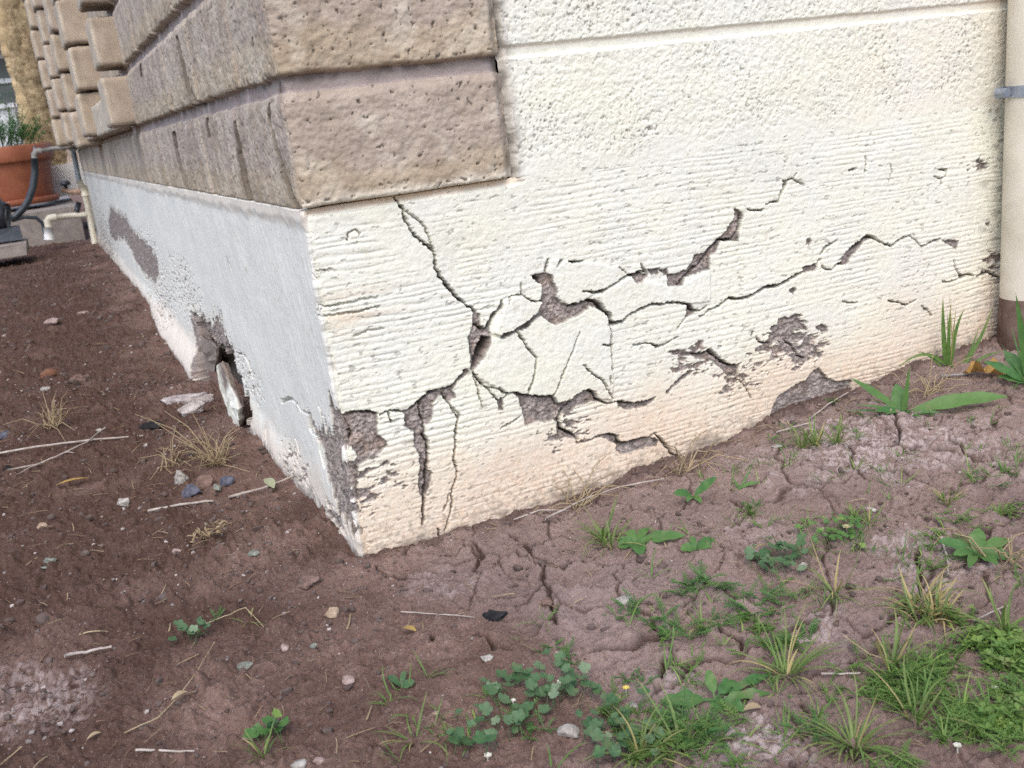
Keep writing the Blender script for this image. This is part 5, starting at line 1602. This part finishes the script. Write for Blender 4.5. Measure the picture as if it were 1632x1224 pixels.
def tall_grass(mb, g):
    bl = lambda x0, y0, x1, y1, w, dd, sx, sy, t=0.0: ribbon(mb, V(x0, y0, g, 0) if True else g, V(x1, y1, g, dd), w, V(x0 + sx, y0 + sy, g) - V(x0, y0, g), blade_prof, 10, .3, t, min(1, t + .3), up=CAM - g)
    for a in ((1508, 578, 1503, 472, .0075, 0, -4, 0), (1512, 580, 1516, 482, .006, .01, -3, 0), (1516, 580, 1538, 492, .006, .0, -6, -20), (1511, 582, 1510, 500, .005, -.01, 2, 0), (1514, 580, 1524, 486, .003, .0, 0, 0, .6), (1518, 582, 1512, 462, .002, .01, 3, 0, .9),
              (1528, 590, 1582, 488, .0065, .0, 8, 12), (1508, 582, 1428, 590, .0055, .0, 5, -42), (1500, 584, 1460, 560, .004, .01, 0, -10), (1530, 592, 1560, 520, .004, .02, 6, 0), (1540, 588, 1600, 560, .005, .02, 0, -12), (1525, 590, 1498, 555, .003, .0, -8, -2)):
        bl(*a)
    tuft(mb, V(1540, 592, g), 16, .045, .004, random.Random(32), (.1, 0, 0), .8, .1)
plant("grass_tuft", (1515, 586), tall_grass, M["grass"], "tall upright grass tuft against the wall left of the pipe", "grass tuft", "grass tufts among the weeds")

def pipe_weed(mb, g):
    ribbon(mb, V(1640, 605, g), V(1619, 468, g), .013, (0, 0, 0), blade_prof, 12, .25, .15, up=CAM - g)
    leaves([(1568, 577, .016, .0, .008), (1600, 560, .018, .03, .01, oval_prof), (1630, 560, .012, .03, .01), (1590, 600, .012, .0, .004), (1612, 520, .004, .04, .0, blade_prof), (1596, 548, .003, .02, .0, blade_prof)])(mb, g)
    tuft(mb, g, 14, .07, .004, random.Random(33), (-.2, 0, 0), .9, .25)
plant("broadleaf_weed", (1636, 612), pipe_weed, M["weed"], "broad leaved weed at the right edge in front of the pipe", "weed")

def tuft_fn(n, h, w, seed, lean=(0, 0, 0), spread=1.0, dry=.1, flat=0.0, rad_px=0):
    def fn(mb, g):
        rng = random.Random(seed)
        m = max(1, int(rad_px / 9))
        k = depth_of(g) / F_PX
        for i in range(m):
            q = g + (np.array([CR[0], CR[1], 0]) * rng.uniform(-1, 1) + np.array([CF[0], CF[1], 0]) * rng.uniform(-1, 1)) * rad_px * k * (0 if m == 1 else 1)
            q[2] = gz(q[0], q[1])
            tuft(mb, q, max(3, n // m), h, w, rng, lean, spread, dry, flat)
    return fn
GT = "grass tufts among the weeds"
for px, py, n, h, w, sd_, lean, sp, dry, flat, rp, lab in (
    (1302, 705, 46, .055, .0035, 41, (0, 0, .2), .7, .06, 0, 34, "dense short grass clump at the wall foot below the bare patch"),
    (965, 862, 46, .060, .0032, 42, (0, 0, 0), 1.1, .06, .25, 22, "spiky grass tuft nearest the foundation beside two small leaves"),
    (1390, 828, 34, .042, .0030, 43, (0, 0, 0), 1.0, .08, .1, 26, "low grass clump under the white chip"),
    (1510, 806, 14, .045, .0030, 44, (0, 0, .1), .8, .35, 0, 0, "small pale grass sprout on the salty crust at the right"),
    (1330, 945, 16, .075, .0036, 45, (0, 0, .1), .9, .12, 0, 0, "loose grass tuft right of the silvery clover"),
    (1440, 975, 60, .060, .0036, 46, (0, 0, 0), 1.2, .28, .3, 40, "wide matted grass clump with yellowing blades"),
    (1505, 985, 34, .052, .0034, 47, (.2, 0, .1), .9, .65, 0, 22, "straw coloured grass clump beside the matted one"),
    (1255, 1075, 26, .070, .0036, 48, (.35, -.1, 0), 1.1, .05, .2, 0, "spreading grass tuft with long blades flat to the right"),
    (1420, 1062, 12, .066, .0042, 49, (0, 0, .3), .6, .1, 0, 0, "upright bright grass tuft with a yellow stem leaning on it"),
    (1360, 1190, 38, .066, .0034, 50, (-.1, 0, 0), 1.2, .06, .15, 14, "big star shaped grass tuft at the bottom right"),
    (1460, 1150, 14, .060, .0036, 51, (0, 0, .3), .7, .2, 0, 0, "thin grass tuft right of the star shaped one"),
    (1600, 1010, 16, .075, .0042, 52, (-.3, 0, 0), 1.0, .1, .1, 0, "grass tuft leaning in from the right edge"),
    (1020, 1205, 24, .055, .0036, 53, (.1, 0, .1), 1.0, .08, .1, 0, "grass tuft at the bottom edge under the mallow leaves"),
    (1085, 1195, 16, .080, .0042, 54, (-.2, 0, .1), 1.0, .1, .1, 0, "long bladed grass by the pale crust at the bottom"),
    (420, 1205, 10, .040, .0030, 55, (0, 0, .2), .9, .05, 0, 0, "small sprouting grass at the bottom left"),
    (660, 1180, 9, .045, .0026, 56, (0, 0, 0), 1.1, .2, .2, 0, "sparse thin grass sprout left of the mallow patch"),
    (1590, 820, 14, .040, .0034, 57, (0, 0, 0), 1.0, .05, .2, 0, "small grass tuft at the right edge above the broad rosette"),
    (1195, 820, 16, .032, .0030, 58, (0, 0, 0), 1.2, .05, .3, 12, "tiny grass sprig below the toothed seedling"),
    (1260, 885, 22, .040, .0030, 59, (0, 0, 0), 1.1, .05, .2, 20, "low grass beside the silvery clover"),
    (1120, 1000, 12, .035, .0026, 60, (0, 0, 0), 1.1, .05, .2, 12, "fine low grass among the feathery weeds"),
    (392, 985, 8, .030, .0022, 61, (0, 0, 0), 1.2, .3, .3, 0, "wisp of grass on the bare soil at the left"),
):
    plant("grass_tuft", (px, py), tuft_fn(int(n * 1.35), h * .92, w, sd_, lean, sp * 1.15, dry, flat, rp), M["grass"], lab, "grass tuft", GT)

def dry_tuft(seed, n, pts):
    def fn(mb, g):
        rng = random.Random(seed)
        for (tx, ty, dd) in pts:
            p = V(tx, ty, g, dd); p[2] = max(p[2], gz(p[0], p[1]) + .002)
            mb.tube([g, (g + p) / 2 + np.array([0, 0, rng.uniform(.0, .02)]), p], [.0011, .0009, .0005], 5, rng.uniform(0, .4), False)
        for i in range(n):
            a = rng.uniform(0, 6.28); L = rng.uniform(.03, .085)
            d = nrm(np.array([math.cos(a), math.sin(a), rng.uniform(.2, 1.4)])) * L
            q = g + np.array([rng.uniform(-.02, .02), rng.uniform(-.02, .02), 0])
            mb.tube([q, q + d * .5 + np.array([0, 0, .2 * L]), q + d], [.001, .0008, .0004], 5, rng.uniform(0, .6), False)
    return fn
plant("dry_grass", (345, 738), dry_tuft(71, 34, [(305, 655, 0), (235, 665, .02), (215, 660, .03), (322, 680, 0), (398, 752, -.05), (385, 722, 0), (350, 690, .02), (375, 715, 0), (280, 700, .05), (310, 745, -.1), (345, 700, .03), (262, 655, .04)]), M["straw"], "dry straw grass tuft in front of the wall break", "dry grass")
plant("dry_grass", (85, 685), dry_tuft(72, 22, [(62, 640, 0), (68, 625, .02), (120, 760, -.12), (60, 760, -.1), (95, 640, .02), (88, 628, .03), (66, 700, 0), (125, 700, -.05), (110, 650, 0)]), M["straw"], "dry straw grass tuft at the left behind the long stick", "dry grass")
plant("dry_grass", (275, 745), dry_tuft(73, 10, [(272, 700, 0), (280, 680, .02), (243, 780, -.05), (300, 715, .02)]), M["straw"], "sparse dry wisp left of the white crumbly stone", "dry grass")
plant("dry_grass", (930, 806), dry_tuft(75, 10, [(860, 836, -.02), (880, 822, 0), (1000, 775, .02), (985, 790, 0), (1010, 782, 0), (905, 800, 0), (960, 780, .01)]), M["straw"], "flattened dead grass stems at the wall foot right of the spiky grass", "dry grass")
plant("dry_grass", (1095, 752), dry_tuft(76, 12, [(1078, 715, 0), (1085, 722, .01), (1120, 735, 0), (1060, 775, 0), (1150, 742, .0), (1195, 748, 0), (1130, 720, .01), (1070, 740, 0)]), M["straw"], "tangled dead stems at the wall foot above the bright seedling", "dry grass")
plant("dry_grass", (1480, 628), dry_tuft(77, 14, [(1455, 610, 0), (1500, 640, 0), (1520, 625, 0), (1465, 600, .01), (1505, 612, .01), (1440, 635, 0)]), M["straw"], "tangle of dead rootlets between the tall grass and the broad leaved weed", "dry grass")
plant("dry_grass", (1612, 900), dry_tuft(74, 12, [(1598, 862, 0), (1612, 855, 0), (1590, 880, 0)]), M["straw"], "bleached dry grass at the right edge beside the broad rosette", "dry grass")

RZ = "leafy weed rosettes"
plant("leafy_weed", (1012, 866), leaves([(1092, 858, .016, -.02), (1024, 893, .018, -.03), (985, 872, .018, .0), (1000, 845, .013, .02), (1035, 848, .010, .02)]), M["weed"], "rosette of smooth oval leaves right of the spiky grass", "weed")
plant("leafy_weed", (1105, 793), leaves([(1142, 760, .012, .0, .002, oval_prof), (1074, 788, .014, -.01), (1118, 802, .008, -.02), (1095, 800, .008, -.02)]), M["weed"], "small seedling with one raised bright leaf by the wall", "weed")
plant("leafy_weed", (1110, 878), leaves([(1085, 878, .013, 0), (1140, 862, .013, .02), (1135, 880, .010, -.01), (1100, 855, .008, .02)]), M["weed"], "flat little rosette between the oval leaves and the clover", "weed")
plant("leafy_weed", (1555, 885), leaves([(1560, 842, .016, .02, .003, oval_prof), (1495, 862, .014, .01), (1520, 885, .012, -.01), (1610, 860, .014, .01), (1620, 895, .013, -.02), (1590, 900, .012, -.03), (1545, 905, .010, -.03), (1600, 875, .012, .0), (1530, 860, .010, .03)]), M["weed"], "large broad leaved rosette at the right of the ground", "weed")
plant("dandelion", (1140, 1118), leaves([(1054, 1124, .016, .0, .004, spoon_prof), (1190, 1167, .013, -.02, .003, spoon_prof), (1128, 1068, .010, .02, .004, spoon_prof), (1172, 1085, .011, .02, .008, spoon_prof), (1230, 1092, .009, .03, .006, spoon_prof), (1150, 1138, .012, -.02, .003, spoon_prof), (1228, 1128, .010, .0, .003, spoon_prof)], spoon_prof, .4), M["weed"], "dandelion-like rosette with long stalked leaves on pale crust", "weed")
plant("leafy_weed", (1180, 780), leaves([(1210, 790, .006, 0), (1165, 760, .004, .02, .0, blade_prof), (1200, 740, .003, .02, .0, blade_prof)]), M["weed"], "thin stemmed seedling at the wall foot", "weed")
plant("leafy_weed", (640, 1098), leaves([(618, 1082, .007, .02), (662, 1092, .009, 0, .002, oval_prof), (648, 1078, .006, .02), (625, 1110, .004, 0)]), M["mallow"], "tiny seedling left of the mallow patch", "weed")

def mallow_fn(pts, r0, r1, n, seed, spread_px):
    def fn(mb, g):
        rng = random.Random(seed)
        for (px, py) in pts:
            for i in range(n):
                q = G(px + rng.gauss(0, spread_px), py + rng.gauss(0, spread_px * .6))
                r = rng.uniform(r0, r1)
                c = q + np.array([rng.uniform(-.004, .004), rng.uniform(-.004, .004), rng.uniform(.006, .022)])
                disc_leaf(mb, c, r, (rng.uniform(-.5, .5), rng.uniform(-.7, .2), 1), q + np.array([rng.uniform(-.01, .01), rng.uniform(-.01, .01), -.001]), rng.uniform(0, .35) if rng.random() > .08 else .9, rng)
    return fn
plant("mallow", (860, 1120), mallow_fn([(838, 1098), (870, 1085), (905, 1098), (885, 1125), (850, 1130), (920, 1110), (800, 1110)], .003, .0075, 7, 81, 18), M["mallow"], "dark green mallow patch with round leaves above the white stone", "weed")
plant("mallow", (980, 1160), mallow_fn([(960, 1135), (985, 1160), (1010, 1180), (950, 1175), (1000, 1205), (1035, 1195), (975, 1205)], .003, .0075, 6, 82, 20), M["mallow"], "dark green mallow patch right of the white stone", "weed")
plant("mallow", (770, 1180), mallow_fn([(755, 1185), (790, 1165), (820, 1150), (770, 1205), (840, 1165)], .003, .007, 5, 83, 18), M["mallow"], "mallow leaves left of the white stone at the bottom", "weed")
plant("clover", (1240, 905), mallow_fn([(1215, 905), (1245, 895), (1262, 908), (1230, 915), (1275, 890), (1205, 895)], .003, .0065, 7, 84, 10), M["mallow"], "silvery dark clover cluster in the middle of the right ground", "weed")
plant("mallow", (310, 1022), mallow_fn([(300, 1020), (318, 1014)], .004, .008, 5, 85, 9), M["mallow"], "small dark seedling alone on the bare soil at the left", "weed")
plant("clover", (1345, 862), mallow_fn([(1330, 855), (1355, 862), (1370, 850), (1345, 870), (1320, 868), (1300, 860)], .002, .005, 10, 86, 15), M["weed"], "green clover patch with a yellow bud above the silvery clover", "weed")
plant("clover", (420, 1180), mallow_fn([(405, 1184), (420, 1178), (434, 1172), (446, 1166)], .004, .007, 3, 87, 5), M["weed"], "few tiny clover leaves around the bottom left sprout", "weed")

def feather_fn(pts, n, r, seed):
    def fn(mb, g):
        rng = random.Random(seed)
        for (px, py) in pts:
            feather(mb, G(px, py), n, r * rng.uniform(.8, 1.2), rng)
    return fn
for px, py, pts, n, r, sd_, lab in (
    (1110, 935, [(1095, 935), (1120, 928), (1140, 940), (1085, 950), (1105, 948)], 7, .028, 91, "feathery weed patch below the flat little rosette"),
    (1080, 1005, [(1060, 985), (1085, 1005), (1100, 1020), (1065, 1015), (1045, 1000)], 7, .028, 92, "feathery weed patch left of the long ground crack"),
    (1200, 965, [(1185, 960), (1215, 958), (1235, 975), (1200, 980), (1250, 965)], 7, .026, 93, "feathery weeds with tiny round leaves below the silvery clover"),
    (1010, 955, [(1000, 975), (985, 985), (1015, 968)], 7, .024, 94, "feathery weed tuft around the long whitish chip"),
    (1120, 1165, [(1100, 1150), (1130, 1165), (1150, 1180), (1110, 1180), (1085, 1160)], 8, .030, 95, "bright feathery weeds under the dandelion-like rosette"),
    (1280, 1040, [(1270, 1030), (1290, 1020), (1240, 1040)], 6, .024, 96, "feathery weed by the pale crust above the spreading grass"),
    (1010, 1080, [(1000, 1085), (1025, 1092)], 6, .020, 97, "small feathery sprig above the orange tan pebble"),
    (900, 1035, [(880, 1030), (905, 1045), (915, 1060)], 6, .020, 98, "small feathery sprig above the mallow patch"),
    (1200, 815, [(1192, 816), (1204, 806), (1198, 812)], 6, .018, 99, "tiny feathery weed at the toothed seedling"),
    (1290, 1165, [(1275, 1165), (1300, 1175)], 6, .024, 100, "feathery weed right of the pale crust at the bottom"),
    (1560, 760, [(1555, 765), (1590, 775), (1610, 760)], 5, .018, 101, "faint feathery weeds on the crust at the right edge"),
    (330, 1020, [(310, 1010), (345, 990)], 4, .018, 102, "feathery dry green sprig behind the small dark seedling"),
    (860, 1160, [(830, 1155), (870, 1165), (845, 1180)], 6, .020, 103, "grey feathery sprigs between the mallow patches"),
    (1130, 1010, [(1150, 1000), (1135, 990)], 5, .018, 104, "feathery sprig on the long ground crack"),
):
    plant("feathery_weed", (px, py), feather_fn(pts, n, r, sd_), M["weed"], lab, "weed")

def flower(px, py, label, tint, r_px, n=6):
    g = G(px, py + 10); c = V(px, py, g)
    k = depth_of(g) / F_PX
    mb = MB(); rng = random.Random(int(px))
    mb.tube([g, (g + c) / 2, c], .0006, 4, 0, False)
    for i in range(n):
        a = i * 6.283 / n
        d = np.array([math.cos(a), math.sin(a), .5]) * r_px * k
        ribbon(mb, c, c + d, r_px * k * .9, (0, 0, .0006), oval_prof, 4, .2, tint)
    tag(mb.build("weed_flower", M["petal"], None, g), label, "flower")
flower(1350, 842, "pale yellow bud in the green clover patch", .45, 8)
flower(998, 1098, "yellow flower by the white and pink stone", 1.0, 6)
flower(893, 1088, "white flower at the right of the upper mallow patch", 0, 6)
flower(818, 1118, "white flower at the left of the upper mallow patch", 0, 5)
flower(778, 1206, "white star flower at the bottom edge left of the mallow", 0, 7)
flower(1586, 1098, "white bud in the bright ground cover at the right", 0, 6)
flower(1526, 1190, "white bud low in the ground cover at the bottom right", 0, 7)

# ------------------------------------------------------------------ ground cover of the lower right: one mass
def ground_cover():
    rng = random.Random(123)
    M["cover"] = leaf_material("ground_cover_green", (0.060, 0.140, 0.028), (0.125, 0.235, 0.055), (0.24, 0.34, 0.08))
    mb = MB()
    pts = []; kinds = []
    def area(poly, n, kind, thr):
        A = np.array(poly, float); lo = A.min(0); hi = A.max(0); c = 0; tries = 0
        while c < n and tries < n * 30:
            tries += 1
            x = rng.uniform(lo[0], hi[0]); y = rng.uniform(lo[1], hi[1])
            ins = False
            for k in range(len(A)):
                ax, ay = A[k]; bx, by = A[(k + 1) % len(A)]
                if (ay > y) != (by > y) and x < (bx - ax) * (y - ay) / (by - ay) + ax: ins = not ins
            if not ins: continue
            q = on_plane(x, y, 2, 0)
            if fbm(np.array([q[0]]), np.array([q[1]]), 14, 3, 808)[0] < thr: continue
            pts.append((x, y)); kinds.append(kind); c += 1
    area([(1560, 1060), (1640, 1000), (1640, 1230), (1500, 1230)], 62, 0, .12)
    area([(1420, 1170), (1520, 1110), (1640, 1230), (1400, 1230)], 45, 0, .12)
    area([(1500, 985), (1640, 1020), (1640, 1075), (1545, 1060)], 45, 0, .05)
    area([(1370, 1110), (1470, 1050), (1640, 1100), (1500, 1200)], 90, 1, -.05)
    area([(1480, 1060), (1640, 1060), (1640, 1224), (1540, 1200)], 90, 1, -.2)
    area([(1180, 980), (1340, 980), (1360, 1050), (1240, 1050)], 26, 1, .1)
    area([(1440, 740), (1632, 720), (1632, 960), (1480, 940)], 34, 1, .1)
    area([(960, 1110), (1060, 1080), (1130, 1200), (1040, 1224), (980, 1224)], 40, 1, -.1)
    area([(1180, 640), (1420, 620), (1400, 700), (1200, 720)], 24, 1, 0)
    area([(1360, 1080), (1640, 1000), (1640, 1230), (1330, 1230)], 110, 2, -.15)
    area([(1400, 1060), (1640, 1010), (1640, 1230), (1360, 1230)], 60, 1, -.1)
    area([(1040, 900), (1640, 700), (1640, 1230), (900, 1230)], 170, 2, .0)
    area([(560, 1060), (1000, 960), (1000, 1230), (620, 1230)], 26, 2, .05)
    area([(1100, 760), (1640, 610), (1640, 760), (1000, 880)], 45, 2, .0)
    area([(1040, 960), (1420, 900), (1500, 1224), (1000, 1224)], 34, 1, .0)
    P = Gv(pts)
    for g, k in zip(P, kinds):
        if g[1] > -.006 and g[0] > 0: continue
        if k == 0: sprig(mb, g, rng, rng.uniform(.010, .024), rng.choice([0, 0, .1, .5]), rng.uniform(.55, .85))
        elif k == 2: tuft(mb, g, rng.randint(3, 7), rng.uniform(.012, .04), .0022, rng, (0, 0, 0), 1.2, .12, .25)
        else: feather(mb, g, 4, rng.uniform(.012, .022), rng)
    tag(mb.build("ground_cover", M["cover"]), "bright green chickweed mat spreading over the lower right corner", "ground cover", kind="stuff")
ground_cover()
